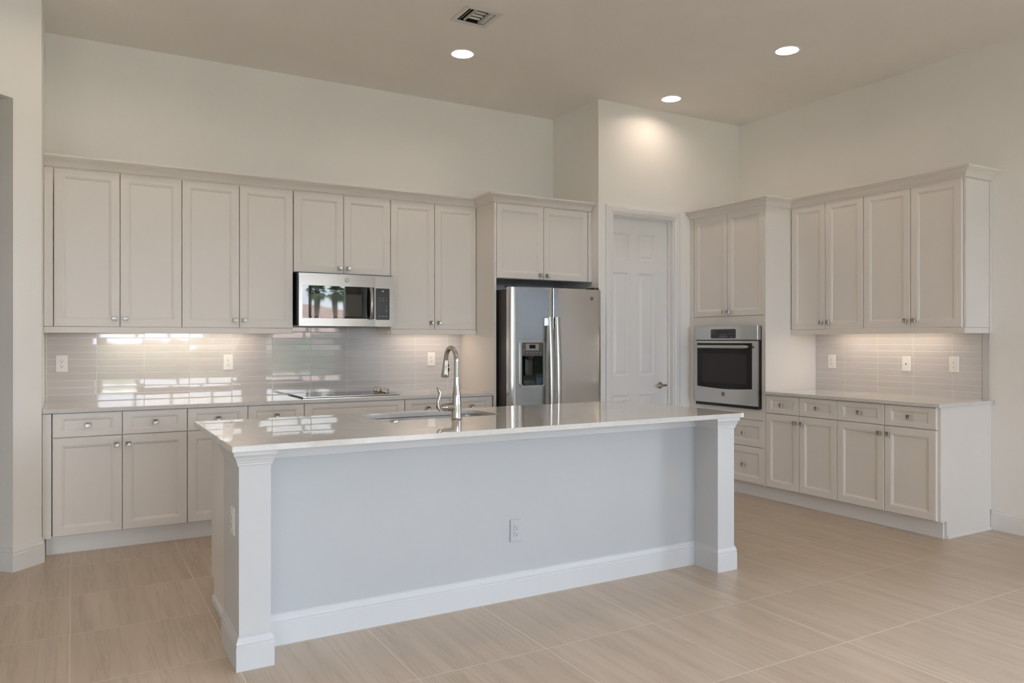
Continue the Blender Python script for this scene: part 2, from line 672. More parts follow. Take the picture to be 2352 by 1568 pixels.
CANS = [(2.47, 5.02), (4.478, 3.791), (4.50, 5.05), (2.47, 3.79), (0.43, 3.79), (0.43, 5.02), (-1.6, 2.4), (2.4, 1.2), (4.5, 1.2), (2.4, -1.6), (4.5, -1.6), (-1.6, -1.0), (0.43, 1.2), (-3.3, 2.4), (-3.3, -1.0), (0.43, -1.6), (2.4, -4.2), (-1.6, -4.2)]  # from the spot behind the photographer on: unseen lamps added to raise ambient light
VENT = (2.136, 2.397, 4.272, 4.532)
ceil_mb = MB().prism([(WX - .2, Y_FRONT - .2), (XW + .2, Y_FRONT - .2), (XW + .2, YW + .2), (WX - .2, YW + .2)],
                     [circle(c, 0.0815) for c in CANS] +
                     [[(VENT[0] + .022, VENT[2] + .022), (VENT[1] - .022, VENT[2] + .022), (VENT[1] - .022, VENT[3] - .022), (VENT[0] + .022, VENT[3] - .022)]],
                     XY, CEIL, CEIL + 0.12)
struct('ceiling', ceil_mb, 'ceiling')

struct('wall_back', MB().box(WX - .2, XA + .12, YW, YW + 0.15, 0, CEIL), 'wall')
struct('wall_alcove', MB().box(XA, XA + .11, YP + .1152, YW, 0, CEIL), 'wall')
# pantry wall with the door opening
D0, D1, DH = 4.101, 4.824, 2.462
pw = MB()
pw.prism([(XA, 0), (D0, 0), (D0, DH), (D1, DH), (D1, 0), (XW, 0), (XW, CEIL), (XA, CEIL)], [], lambda a, b, d: (a, d, b), YP, YP + 0.115)
struct('wall_pantry', pw, 'wall')
struct('wall_pantry_inner', MB().box(XA + .11, XW, YP + 0.75, YP + .86, 0, CEIL), 'wall')
struct('wall_right', MB().prism([(Y_FRONT, 0), (YP + .9, 0), (YP + .9, CEIL), (Y_FRONT, CEIL)],
                                [[(SIDE[0], SIDE[2]), (SIDE[1], SIDE[2]), (SIDE[1], SIDE[3]), (SIDE[0], SIDE[3])]], lambda a, b, d: (d, a, b), XW, XW + .15), 'wall')
struct('wall_west', MB().box(WX - .15, WX, Y_FRONT, YW, 0, CEIL), 'wall')

# front wall (behind the photographer) with three glazed openings
fw = MB().prism([(WX, 0), (XW, 0), (XW, CEIL), (WX, CEIL)],
                [[(a, c), (b, c), (b, d), (a, d)] for a, b, c, d in OPENINGS],
                lambda a, b, d: (a, d, b), Y_FRONT - 0.15, Y_FRONT)
struct('wall_front', fw, 'wall')
for k, (a, b, c, d) in enumerate(OPENINGS):
    n_leaf = max(2, round((b - a) / 0.75))
    wm = MB()
    fr = 0.055
    yy0, yy1 = Y_FRONT - .11, Y_FRONT - .05
    wm.box(a, b, yy0, yy1, d - fr, d, .004)
    wm.box(a, b, yy0, yy1, c, c + fr, .004)
    for i in range(n_leaf + 1):
        x = a + (b - a) * i / n_leaf
        wm.box(max(a, x - fr / 2), min(b, x + fr / 2), yy0, yy1, c + fr, d - fr, .004)
    w = struct('window_%d' % (k + 1), wm, 'frame')
    MB().box(a + .01, b - .01, Y_FRONT - .083, Y_FRONT - .077, c + .02, d - .02).build('window_pane', 'pane', w)
wm = MB()
a, b, c, d = SIDE
wm.box(XW + .05, XW + .11, a, b, d - .055, d, .004)
wm.box(XW + .05, XW + .11, a, b, c, c + .055, .004)
for i in range(4):
    y = a + (b - a) * i / 3
    wm.box(XW + .05, XW + .11, max(a, y - .0275), min(b, y + .0275), c + .055, d - .055, .004)
w = struct('window_4', wm, 'frame')
MB().box(XW + .077, XW + .083, a + .01, b - .01, c + .02, d - .02).build('window_pane', 'pane', w)

# left: return wall, then the 45 degree wall with its opening, then on to the far left
s2 = math.sqrt(.5)
C2 = Vector((XL, 5.40))
dirv = Vector((-s2, -s2))
inn = Vector((-s2, s2))           # into the wall
L1, L2, L3 = 0.1917, 1.15, 1.75
TH = 0.13
struct('wall_left', MB().prism([(XL, YW), (XL, C2.y), tuple(C2 + inn * TH * 1.0), (XL - .12, C2.y + .12), (XL - .12, YW)], [], XY, 0, CEIL), 'wall')
ang = MB()
def angpt(a, b, d):
    p = C2 + dirv * a + inn * d
    return (p.x, p.y, b)
HD = 2.738
ang.prism([(0, 0), (L1, 0), (L1, HD), (L2, HD), (L2, 0), (L3, 0), (L3, CEIL), (0, CEIL)], [], angpt, 0.0, TH)
struct('wall_angled', ang, 'wall')
E3 = C2 + dirv * L3
struct('wall_hall', MB().box(WX, E3.x + .06, E3.y, E3.y + .13, 0, CEIL), 'wall')

# baseboards
BBP = [(0, 0), (0.016, 0), (0.016, 0.098), (0.0125, 0.101), (0.0125, 0.106), (0.0145, 0.110), (0.013, 0.118), (0.008, 0.126), (0.006, 0.131), (0.006, 0.136), (0.0, 0.138)]
j1 = C2 + dirv * L1
j2 = j1 + inn * TH
struct('baseboard_left', MB().sweep([tuple(j2), tuple(j1), tuple(C2), (XL, 5.56)], BBP, 1), 'trim')
j4 = C2 + dirv * L2
struct('baseboard_hall', MB().sweep([(WX, E3.y), tuple(E3), tuple(j4), tuple(j4 + inn * TH)], BBP, 1), 'trim')
struct('baseboard_right', MB().sweep([(XW, 2.9955), (XW, SIDE[1] + .01)], BBP, 1), 'trim')

# pantry door, jamb and casing
cas = MB()
CW = 0.072
CP = [(0, 0), (0, .009), (.006, .012), (.012, .012), (.018, .016), (.050, .018), (.060, .014), (.066, .014), (CW, .010), (CW, 0)]
def casing_loops(mb, x0, x1, zt, prof, y):
    loops = []
    for (px, pz, ox, oz) in ((x0, 0, -1, 0), (x0, zt, -1, 1), (x1, zt, 1, 1), (x1, 0, 1, 0)):
        loops.append([(px + ox * o, y - h, pz + oz * o) for o, h in prof])
    mb.quad_loops(loops)
casing_loops(cas, D0 + .004, D1 - .004, DH - .004, CP, YP)
struct('trim_1', cas, 'trim')
jm = MB()
JT = 0.018
jm.prism([(D0, 0), (D0 + JT, 0), (D0 + JT, DH - JT), (D1 - JT, DH - JT), (D1 - JT, 0), (D1, 0), (D1, DH), (D0, DH)], [], lambda a, b, d: (a, d, b), YP + .001, YP + .114)
st = 0.012
jm.prism([(D0 + JT, 0), (D0 + JT + st, 0), (D0 + JT + st, DH - JT - st), (D1 - JT - st, DH - JT - st), (D1 - JT - st, 0), (D1 - JT, 0), (D1 - JT, DH - JT), (D0 + JT, DH - JT)], [], lambda a, b, d: (a, d, b), YP + .045, YP + .068)
struct('trim_2', jm, 'trim')
# six-panel door leaf (face at YP + .072)
YD = YP + 0.070
dx0, dx1, dz0, dz1 = D0 + JT + .003, D1 - JT - .003, 0.012, DH - JT - .003
dm = MB()
pan = []
cols = [(4.165, 4.345), (4.460, 4.642)]
rows = [(2.064, 2.300), (1.020, 1.945), (0.25, 0.845)]
for cu in cols:
    for rv in rows:
        pan.append((cu[0], cu[1], rv[0], rv[1]))
dm.prism([(dx0, dz0), (dx1, dz0), (dx1, dz1), (dx0, dz1)], [[(a, c), (b, c), (b, d), (a, d)] for a, b, c, d in pan], lambda a, b, d: (a, d, b), YD, YD + .036)
for a, b, c, d in pan:
    lp = []
    for ins, n in ((0, 0), (.008, .010), (.016, .011), (.042, .003), (.048, .003)):
        lp.append([(a + ins, YD + n, c + ins), (b - ins, YD + n, c + ins), (b - ins, YD + n, d - ins), (a + ins, YD + n, d - ins)])
    lp.append([(a, YD + .03, c), (b, YD + .03, c), (b, YD + .03, d), (a, YD + .03, d)])
    lp2 = lp[:5]
    dm.quad_loops(lp2, cap0=False, cap1=True)
door = struct('door_1', dm, 'trim')
hx, hz = 4.708, 0.924
MB().lathe([(0.0, -.016), (.020, -.016), (.028, -.010), (.031, -.004), (.031, 0)], (hx, YD, hz), 'y', 32).build('handle_rosette', 'nickel', door)
lv = MB()
lv.tube([(hx, YD - .012, hz), (hx, YD - .050, hz)], [.011, .011], 16)
lv.tube([(hx + .034, YD - .050, hz + .002), (hx + .010, YD - .056, hz), (hx - .025, YD - .056, hz + .003), (hx - .052, YD - .052, hz - .002), (hx - .072, YD - .046, hz - .004)], [.011, .0115, .010, .009, .0075], 14)
lv.build('door_lever', 'nickel', door)


# ------------------------------------------------------------------ cabinet makers
def knob_mesh():
    bm = bmesh.new()
    def lp(h, n):
        return [(-h, -n, -h), (h, -n, -h), (h, -n, h), (-h, -n, h)]
    mb = MB()
    mb.lathe([(.009, 0), (.0075, -.004), (.006, -.014)], (0, 0, 0), 'y', 14)
    mb.quad_loops([lp(.0125, .014), lp(.0155, .0155), lp(.0155, .0205), lp(.0135, .0235), lp(.0125, .0235), lp(.0095, .0215)])
    o = mb.build('knob', 'nickel')
    me = o.data
    bpy.data.objects.remove(o)
    bm.free()
    return me
KNOB = knob_mesh()


def put_knob(parent, pos, facing):
    o = bpy.data.objects.new('knob', KNOB)
    o.parent = parent
    o.location = Vector(pos) - chain_loc(parent)
    if facing == 'R':
        o.rotation_euler = (0, 0, -math.pi / 2)
    COL.objects.link(o)
    return o


def face_pt(facing, plane, u, z):
    """a point on the face of a front"""
    return (u, plane, z) if facing == 'B' else (plane, u, z)


def mapper(facing, plane, t=0.02):
    return BK(plane + t) if facing == 'B' else RT(plane + t)


def carcass(mb, facing, plane, u0, u1, z0, z1, back, t=0.02):
    e = .0008
    if facing == 'B':
        mb.box(u0 + e, u1 - e, plane + t, back, z0, z1)
    else:
        mb.box(plane + t, back, u0 + e, u1 - e, z0, z1)


G = 0.0021


def door_front(parent, facing, plane, u0, u1, z0, z1, knob_at, kz, name='door', fv=.062):
    d = MB().front(mapper(facing, plane), u0 + G, u1 - G, z0, z1, fu=min(.062, (u1 - u0) * .3), fv=fv).build(name, 'cab', parent)
    if knob_at is not None:
        put_knob(d, face_pt(facing, plane, knob_at, kz), facing)
    return d


def two_doors(parent, facing, plane, u0, um, u1, z0, z1, kz, off=.0335):
    door_front(parent, facing, plane, u0, um, z0, z1, um - off, kz)
    door_front(parent, facing, plane, um, u1, z0, z1, um + off, kz)


UPG, BSG = 'white wall cabinets', 'white base cabinets'
YU, ZU0, ZU1 = 5.783, 1.430, 2.462      # upper doors: plane, bottom, top
YB_ = 5.487                              # base door plane
KZU = 1.484

# ---- wall cabinets on the back wall
def upper(label, u0, um, u1, z0, filler=None, kz=KZU):
    c = thing('wall_cabinet', label, 'cabinet', ((u0 + u1) / 2, YW, z0), UPG)
    mb = MB()
    carcass(mb, 'B', YU, u0, u1, z0 - .001, ZU1 + .0005, YW - .001)
    mb.build('cabinet_body', 'cab', c)
    two_doors(c, 'B', YU, u0, um, u1, z0, ZU1, kz)
    if filler:
        MB().box(filler[0], filler[1], YU, YU + .02, z0, ZU1, .001).build('filler_strip', 'cab', c)
    return c
upper('white two-door wall cabinet beside the left wall, first of the row', -.110, .2755, .661, ZU0, (-.163, -.113))
upper('white two-door wall cabinet between the leftmost cabinet and the microwave', .661, 1.047, 1.433, ZU0)
upper('short white two-door wall cabinet directly above the microwave', 1.436, 1.821, 2.2055, 1.854, kz=1.895)
upper('tall white two-door wall cabinet between the microwave and the refrigerator panel', 2.206, 2.592, 2.9755, ZU0)

# ---- refrigerator surround
c = thing('refrigerator_cabinet', 'deep white two-door cabinet above the refrigerator with full-height side panel', 'cabinet', (3.47, YW, 0), UPG)
YF = 5.467
mb = MB()
carcass(mb, 'B', YF, 2.999, XA - .002, 1.849, 2.4625, YW - .001)
mb.build('cabinet_body', 'cab', c)
two_doors(c, 'B', YF, 3.001, 3.456, 3.914, 1.851, ZU1, 1.886)
MB().box(3.917, XA - .001, YF, YF + .02, 1.851, ZU1, .001).build('filler_strip', 'cab', c)
MB().box(2.978, 2.9985, YF, YW - .001, 0, 2.462, .001).build('side_panel', 'cab', c)

# ---- crown moulding and light rails
CR = [(0, 2.4665), (.004, 2.4665), (.008, 2.470), (.012, 2.472), (.016, 2.480), (.027, 2.496), (.043, 2.509), (.058, 2.515), (.060, 2.519), (.068, 2.521), (.072, 2.526), (.072, 2.536), (0, 2.536)]
ck = MB().sweep([(XL + .001, YU + .002), (2.978, YU + .002), (2.978, YF + .002), (XA - .012, YF + .002)], CR, 1).build('crown_moulding', 'cab')
tag(ck, 'white cove crown moulding along the back wall cabinets, stepping forward over the refrigerator', 'moulding', 'crown mouldings')
lr = MB().box(XL + .001, 1.432, YU + .003, YU + .022, 1.388, ZU0 - .003, .0015).build('light_rail', 'cab')
tag(lr, 'long white light rail under the wall cabinets left of the microwave', 'trim', 'light rails')
lr = MB().box(2.207, 2.9745, YU + .003, YU + .022, 1.388, ZU0 - .003, .0015).build('light_rail', 'cab')
tag(lr, 'short white light rail under the wall cabinet between microwave and refrigerator', 'trim', 'light rails')

# ---- base cabinets on the back wall
ZD0, ZD1, ZR0, ZR1 = 0.124, 0.7305, 0.7355, 0.8835
KZD, KZR = 0.676, 0.809


def base_unit(label, facing, plane, us, back, filler=None, kind='drawers'):
    u0, um, u1 = us
    loc = ((u0 + u1) / 2, back, 0) if facing == 'B' else (back, (u0 + u1) / 2, 0)
    c = thing('base_cabinet', label, 'cabinet', loc, BSG)
    mb = MB()
    carcass(mb, facing, plane, u0, u1, 0.117, 0.8865, back)
    mb.build('cabinet_body', 'cab', c)
    if kind == 'drawers':
        for a, b in ((u0, um), (um, u1)):
            door_front(c, facing, plane, a, b, ZR0, ZR1, (a + b) / 2, KZR, 'drawer', .044)
    else:
        door_front(c, facing, plane, u0, u1, ZR0, ZR1, None, 0, 'false_front', .044)
    two_doors(c, facing, plane, u0, um, u1, ZD0, ZD1, KZD)
    if filler:
        if facing == 'B':
            MB().box(filler[0], filler[1], plane, plane + .02, .117, ZR1, .001).build('filler_strip', 'cab', c)
        else:
            MB().box(plane, plane + .02, filler[0], filler[1], .117, ZR1, .001).build('filler_strip', 'cab', c)
    return c
base_unit('white base cabinet with two drawers and two doors beside the left wall', 'B', YB_, (-.112, .2745, .661), YW - .001, (-.163, -.115))
base_unit('white base cabinet, second from the left wall, partly hidden by the island counter', 'B', YB_, (.661, 1.050, 1.439), YW - .001)
base_unit('white base cabinet with one wide knobless false front below the cooktop', 'B', YB_, (1.439, 1.824, 2.209), YW - .001, kind='false')
base_unit('white base cabinet behind the faucet, next to the refrigerator panel', 'B', YB_, (2.209, 2.590, 2.9725), YW - .001)
tk = MB().box(-.146, 2.977, 5.562, 5.578, 0, .1165).build('toe_kick', 'trim')
tag(tk, 'white toe kick board under the base cabinets of the back wall', 'toe kick', 'toe kick boards')

# ---- right-hand run
XB = 5.015                       # base door plane
XU = 5.320                       # upper door plane
YE = 2.996                       # base end panel face
c1 = base_unit('white base cabinet with two drawers and two doors beside the oven tower', 'R', XB, (3.782, 4.131, 4.468), XW - .001)
c2 = base_unit('white base cabinet with two drawers, two doors and an exposed end panel at the right', 'R', XB, (3.0135, 3.393, 3.782), XW - .001)
ep = MB().prism([(XB + .022, .117), (XB + .092, .117), (XB + .092, 0), (XW - .018, 0), (XW - .018, .1385), (XW - .001, .1385), (XW - .001, .8865), (XB + .022, .8865)], [], lambda a, b, d: (a, d, b), YE, YE + .0165)
ep.build('end_panel', 'cab', c2)
MB().sweep([(XB + .094, YE), (XW - .018, YE)], [(0, 0), (.010, 0), (.010, .010), (.006, .018), (0, .019)], 1).build('shoe_moulding', 'cab', c2)
tk = MB().box(5.090, 5.106, YE + .017, 5.36, 0, .1165).build('toe_kick', 'trim')
tag(tk, 'white toe kick board under the cabinets of the right wall', 'toe kick', 'toe kick boards')

# oven tower
TY0, TY1 = 4.4685, 5.369
c = thing('oven_cabinet', 'tall white oven tower in the corner with two doors above and drawers below', 'cabinet', (XW, 4.9, 0), 'oven tower')
mb = MB()
mb.box(XB + .02, XW - .001, TY0 + .018, TY1 - .001, .117, .748)
mb.box(XB + .02, XW - .001, TY0 + .018, TY1 - .001, 1.468, 2.4625)
mb.box(XW - .03, XW - .001, TY0 + .018, TY1 - .001, .748, 1.468)
mb.box(XB + .02, XW - .03, TY0 + .018, 4.505, .748, 1.468)
mb.box(XB + .02, XW - .03, 5.275, TY1 - .001, .748, 1.468)
mb.build('cabinet_body', 'cab', c)
MB().prism([(XB + .001, .117), (5.108, .117), (5.108, 0), (XW - .001, 0), (XW - .001, 2.462), (XB + .001, 2.462)], [], lambda a, b, d: (a, d, b), TY0, TY0 + .0175).build('side_panel', 'cab', c)
two_doors(c, 'R', XB, 4.4855, 4.902, 5.316, 1.553, ZU1, 1.592, .030)
MB().box(XB, XB + .02, 5.319, TY1 - .001, .117, ZU1, .001).build('filler_strip', 'cab', c)
fp = MB().prism([(4.4868, .664), (5.3175, .664), (5.3175, 1.549), (4.4868, 1.549)], [[(4.510, .760), (5.262, .760), (5.262, 1.462), (4.510, 1.462)]], lambda a, b, d: (d, a, b), XB + .001, XB + .0195)
fp.build('oven_surround', 'cab', c)
for z0, z1 in ((.4345, .660), (.124, .430)):
    door_front(c, 'R', XB, 4.4855, 5.316, z0, z1, 4.706, (z0 + z1) / 2 - .006, 'drawer')

# wall cabinets right
ur = [(3.776, 4.123, 4.461, 'white two-door wall cabinet right of the oven tower'),
      (3.0175, 3.392, 3.776, 'white two-door wall cabinet with exposed side at the right end of the run')]
for a, m_, b, lab in ur:
    c = thing('wall_cabinet', lab, 'cabinet', (XW, (a + b) / 2, ZU0), UPG)
    mb = MB()
    carcass(mb, 'R', XU, a, b, ZU0 - .001, ZU1 + .0005, XW - .001)
    mb.build('cabinet_body', 'cab', c)
    two_doors(c, 'R', XU, a, m_, b, ZU0, ZU1, KZU)
    if a < 3.1:
        MB().box(XU + .021, XW - .022, 3.000, 3.0165, ZU0 - .001, 2.462, .001).build('end_panel', 'cab', c)
        MB().box(XW - .0205, XW - .001, 2.994, 3.0165, 1.388, 2.462, .001).build('scribe_strip', 'cab', c)
ck = MB().sweep([(XB + .002, TY1 - .013), (XB + .002, TY0), (XU + .002, TY0), (XU + .002, 3.0), (XW - .001, 3.0)], CR, 1).build('crown_moulding', 'cab')
tag(ck, 'white cove crown moulding over the oven tower and the right wall cabinets', 'moulding', 'crown mouldings')
lr = MB()
lr.box(XU + .003, XU + .022, 3.0005, 4.4665, 1.388, ZU0 - .003, .0015)
lr.box(XU + .022, XW - .022, 3.0005, 3.0165, 1.388, ZU0 - .003, .0015)
tag(lr.build('light_rail', 'cab'), 'white light rail under the wall cabinets right of the oven tower', 'trim', 'light rails')

# ------------------------------------------------------------------ worktops and tile
CT0, CT1 = 0.8875, 0.9135
cb = MB().box(XL + .002, 2.977, 5.465, 6.0845, CT0, CT1, .003).build('countertop', 'quartz')
tag(cb, 'long white quartz countertop along the back wall, under the cooktop', 'countertop', 'quartz countertops')
cr = MB().box(4.993, XW - .0085, 2.979, 4.4675, CT0, CT1, .003)
cr.box(XW - .012, XW - .001, 2.965, 2.985, CT0, CT1, .002)
cr = cr.build('countertop', 'quartz')
tag(cr, 'white quartz countertop on the right-hand base cabinets beside the oven tower', 'countertop', 'quartz countertops')
tb = MB()
tb.box(XL + .002, 2.977, 6.085, YW - .001, CT1, 1.4275)
tb.box(1.437, 2.205, 6.085, YW - .001, 1.4275, 1.50)
tag(tb.build('tile_backsplash', 'tile_back'), 'glossy pale grey glass tile backsplash behind the cooktop on the back wall', 'backsplash', 'tile backsplashes')
tr = MB().box(XW - .0085, XW - .001, 3.0565, 4.4675, CT1, 1.3875).build('tile_backsplash', 'tile_right')
MB().box(XW - .0085, XW - .001, 3.003, 3.0545, CT1, 1.3875, .001).build('edge_tile', 'edgetile', tr)
tag(tr, 'pale grey glass tile backsplash on the right wall with three plates', 'backsplash', 'tile backsplashes')


# ------------------------------------------------------------------ under-cabinet light bars
def light_bar(label, x0, x1, y0, y1):
    c = thing('light_bar', label, 'light', ((x0 + x1) / 2, (y0 + y1) / 2, ZU0 - .002), 'under-cabinet lights')
    MB().box(x0, x1, y0, y1, ZU0 - .016, ZU0 - .002, .002).build('light_housing', 'plate', c)
    MB().box(x0 + .006, x1 - .006, y0 + .006, y1 - .006, ZU0 - .0215, ZU0 - .0165).build('light_lens', 'strip', c)
light_bar('warm light bar glowing under the long row of wall cabinets left of microwave', .20, 1.20, 5.90, 5.98)
light_bar('warm light bar glowing under the wall cabinet beside the refrigerator panel', 2.36, 2.86, 5.90, 5.98)
light_bar('warm light bar glowing under the wall cabinets of the right wall', 5.455, 5.535, 3.28, 4.22)


# ------------------------------------------------------------------ island
isl = thing('kitchen_island', 'long white kitchen island with square corner columns and tall baseboard', 'island', (2.0, 3.7, 0))
IP = 3.42                        # recessed panel plane
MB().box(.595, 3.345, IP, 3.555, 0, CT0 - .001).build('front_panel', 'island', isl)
cabm = MB()
cabm.prism([(3.556, 0), (4.165, 0), (4.165, .117), (4.240, .117), (4.240, CT0 - .001), (3.556, CT0 - .001)], [], lambda a, b, d: (d, a, b), .628, 1.36)
cabm.prism([(3.556, 0), (4.165, 0), (4.165, .117), (4.240, .117), (4.240, CT0 - .001), (3.556, CT0 - .001)], [], lambda a, b, d: (d, a, b), 2.22, 3.325)
cabm.box(1.36, 2.22, 3.556, 4.165, 0, .55)
cabm.box(1.36, 2.22, 4.215, 4.240, .117, CT0 - .001)
cabm.build('cabinet_box', 'cab', isl)
MB().sweep([(.628, 4.160), (.628, 3.592)], [(0, 0), (.010, 0), (.010, .026), (.006, .034), (0, .036)], 1).build('shoe_moulding', 'trim', isl)
# baseboard of the panel
IBP = [(0, 0), (0.012, 0), (0.012, 0.096), (0.010, 0.099), (0.010, 0.104), (0.0115, 0.108), (0.010, 0.117), (0.006, 0.126), (0.004, 0.130), (0.004, 0.136), (0, 0.138)]
MB().sweep([(.708, IP), (3.227, IP)], IBP, 1).build('baseboard', 'islandtrim', isl)
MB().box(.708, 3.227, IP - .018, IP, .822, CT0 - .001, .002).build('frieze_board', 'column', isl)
CAP = [(0, .826), (.004, .826), (.006, .832), (.006, .838), (.009, .842), (.009, .846), (.012, .851), (.016, .862), (.021, .869), (.023, .872), (.023, .886), (0, .886)]
for (x0, x1, y1) in ((.581, .708, 3.579), (3.227, 3.357, 3.579)):
    y0 = 3.225
    cm = MB()
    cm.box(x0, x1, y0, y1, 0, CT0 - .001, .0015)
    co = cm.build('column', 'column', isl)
    if x0 < 1:
        pth = [(x0, y1), (x0, y0), (x1, y0), (x1, IP)]
    else:
        pth = [(x0, IP), (x0, y0), (x1, y0), (x1, y1)]
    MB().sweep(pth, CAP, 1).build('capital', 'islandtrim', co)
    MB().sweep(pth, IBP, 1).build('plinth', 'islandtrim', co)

IC = (.549, 3.400, 3.190, 4.282)
SK = (1.40, 2.135, 3.800, 4.185)
im = MB()
hole = rrect(SK[0], SK[1], SK[2], SK[3], .07, 8)
im.prism([(IC[0], IC[2]), (IC[1], IC[2]), (IC[1], IC[3]), (IC[0], IC[3])], [hole], XY, CT0, CT1 + .0005)
io = im.build('countertop', 'quartz')
bv = io.modifiers.new('edge', 'BEVEL')
bv.width = .0025
bv.segments = 2
bv.limit_method = 'ANGLE'
bv.angle_limit = math.radians(60)
tag(io, 'white polished quartz countertop of the island with the sink cutout', 'countertop', 'quartz countertops')

# sink
sk = thing('kitchen_sink', 'undermount stainless steel sink set into the island countertop', 'sink', ((SK[0] + SK[1]) / 2, (SK[2] + SK[3]) / 2, .66))
def ring(d, z, r):
    return [(x, y, z) for x, y in rrect(SK[0] - d, SK[1] + d, SK[2] - d, SK[3] + d, r, 8)]
MB().quad_loops([ring(.022, CT0 - .0015, .09), ring(.006, CT0 - .0015, .075), ring(.004, CT0 - .006, .073), ring(-.004, .70, .066), ring(-.02, .672, .05), ring(-.08, .664, .03),
                 ring(-.08, .661, .03), ring(-.018, .669, .052), ring(-.0025, .70, .068), ring(.022, CT0 - .0045, .09)], cap0=False, cap1=False, smooth=False).quad_loops(
                 [ring(-.08, .664, .03), ring(-.08, .661, .03)]).build('sink_bowl', 'sinksteel', sk)
MB().lathe([(.043, 0), (.045, .002), (.036, .003), (.030, -.001), (.006, -.001), (.004, .006), (0.0005, .006)], ((SK[0] + SK[1]) / 2, 4.0, .6645), 'z', 28).build('drain', 'chrome', sk)

# faucet
fx, fy = 1.789, 3.710
Z0 = CT1 + .0008
fa = thing('kitchen_faucet', 'polished nickel pull-down gooseneck faucet behind the island sink', 'faucet', (fx, fy, Z0))
MB().lathe([(.0285, 0), (.0295, .002), (.0285, .005), (.0275, .012), (.0272, .06), (.026, .10), (.022, .135), (.0175, .165), (.0145, .195), (.0132, .225)], (fx, fy, Z0), 'z', 36).build('faucet_body', 'chrome', fa)
pth = [(fx, fy, Z0 + .226), (fx, fy, Z0 + .27), (fx, fy, Z0 + .31)]
R = .066
zc = Z0 + .316
for k in range(0, 15):
    a = math.radians(180 - k * 12.2)
    pth.append((fx, fy + R + R * math.cos(a), zc + R * math.sin(a)))
e = Vector(pth[-1]); dd = (Vector(pth[-1]) - Vector(pth[-2])).normalized()
pth.append(tuple(e + dd * .012))
MB().tube(pth, [.0130] * 3 + [.0130] * (len(pth) - 3), 24).build('spout', 'chrome', fa)
hs = e + dd * .0125
hd = Vector((0, .12, -1)).normalized()
hp = [hs, hs + hd * .006, hs + hd * .008, hs + hd * .04, hs + hd * .075, hs + hd * .092, hs + hd * .096]
hm = MB().tube([tuple(p) for p in hp], [.0138, .0142, .0146, .0175, .0215, .0225, .020], 28)
spray = hm.build('spray_head', 'chrome', fa)
bt = MB()
for q, (r1, h1) in enumerate(((.031, .0045), (.055, .011))):
    cpt = hs + hd * r1 + Vector((.75, -.66, 0)).normalized() * (.0165 + .1 * (r1 - .03))
    bt.tube([tuple(cpt - hd * h1), tuple(cpt - hd * h1 * .6), tuple(cpt + hd * h1 * .6), tuple(cpt + hd * h1)], [.003, .0052, .0052, .003], 12)
bt.build('spray_button', 'black', spray)
# side lever
az = Z0 + .066
hb = MB()
hb.lathe([(.0215, -.020), (.0215, -.050), (.0220, -.052), (.0220, -.066), (.0205, -.072), (.017, -.080), (.013, -.086), (.0125, -.092), (.009, -.096)], (fx, fy, az), 'x', 28)
hub = hb.build('handle_hub', 'chrome', fa)
lvp = [(fx - .088, fy, az - .004), (fx - .100, fy, az - .012), (fx - .110, fy, az + .004), (fx - .110, fy, az + .032), (fx - .100, fy, az + .056), (fx - .098, fy, az + .078), (fx - .106, fy, az + .098), (fx - .113, fy, az + .108)]
MB().tube(lvp, [.006, .0085, .0078, .0068, .0075, .0085, .0072, .003], 14, squash=((1, 0, 0), 1.45)).build('lever', 'chrome', hub)

ab = MB().lathe([(.024, 0), (.024, .003), (.0215, .0055), (.018, .0055), (.0175, .0075), (.0005, .0085)], (1.457, 3.766, Z0), 'z', 28).build('switch_button', 'chrome')
tag(ab, 'small round metal push button on the island counter left of the faucet', 'button')


# ------------------------------------------------------------------ appliances
def add_text(body, size, mat, parent, name, origin, ux, uz, ny, depth=.0004):
    cu = bpy.data.curves.new(name, 'FONT')
    cu.body = body
    cu.size = size
    cu.align_x = 'CENTER'
    cu.align_y = 'CENTER'
    ob = bpy.data.objects.new(name, cu)
    COL.objects.link(ob)
    dg = bpy.context.evaluated_depsgraph_get()
    me = bpy.data.meshes.new_from_object(ob.evaluated_get(dg))
    vs = [v.co.copy() for v in me.vertices]
    fs = [tuple(p.vertices) for p in me.polygons]
    bpy.data.objects.remove(ob)
    return vs, fs


def text_into(mb, body, size, mp, u, v, n):
    vs, fs = add_text(body, size, None, None, 'marking', None, None, None, None)
    b = len(mb.v)
    for p in vs:
        mb.v.append(mp(u + p.x, v + p.y, n))
    for f in fs:
        mb.f.append(tuple(b + i for i in f))
        mb.sm.append(False)


def plate(mb, mp, poly, n0, n1):
    return mb.prism(poly, [], lambda a, b, d: mp(a, b, d), n0, n1)


def emblem(parent, mp, u, v, r, n, disc='steel', mark='steel_dark', flip=1):
    """round badge: disc, raised ring and a curled two-letter monogram"""
    d = MB()
    plate(d, mp, circle((u, v), r, 28), n, n + .0012)
    b = d.build('emblem', disc, parent)
    k = MB()
    k.prism(circle((u, v), r, 28), [circle((u, v), r * .88, 28)], lambda a, bb, dd: mp(a, bb, dd), n + .0012, n + .002)
    def curl(pts):
        k.tube([mp(u + flip * x * r, v + y * r, n + .0014) for x, y in pts], r * .07, 6)
    curl([(-.10, .30), (-.32, .42), (-.50, .20), (-.42, -.12), (-.18, -.22), (-.04, 0), (-.22, .06), (-.10, -.34), (-.36, -.50), (-.52, -.40)])
    curl([(.52, .36), (.30, .46), (.16, .26), (.34, .06), (.14, -.06), (.12, -.32), (.36, -.42), (.56, -.22)])
    k.build('monogram', mark, b)
    return b


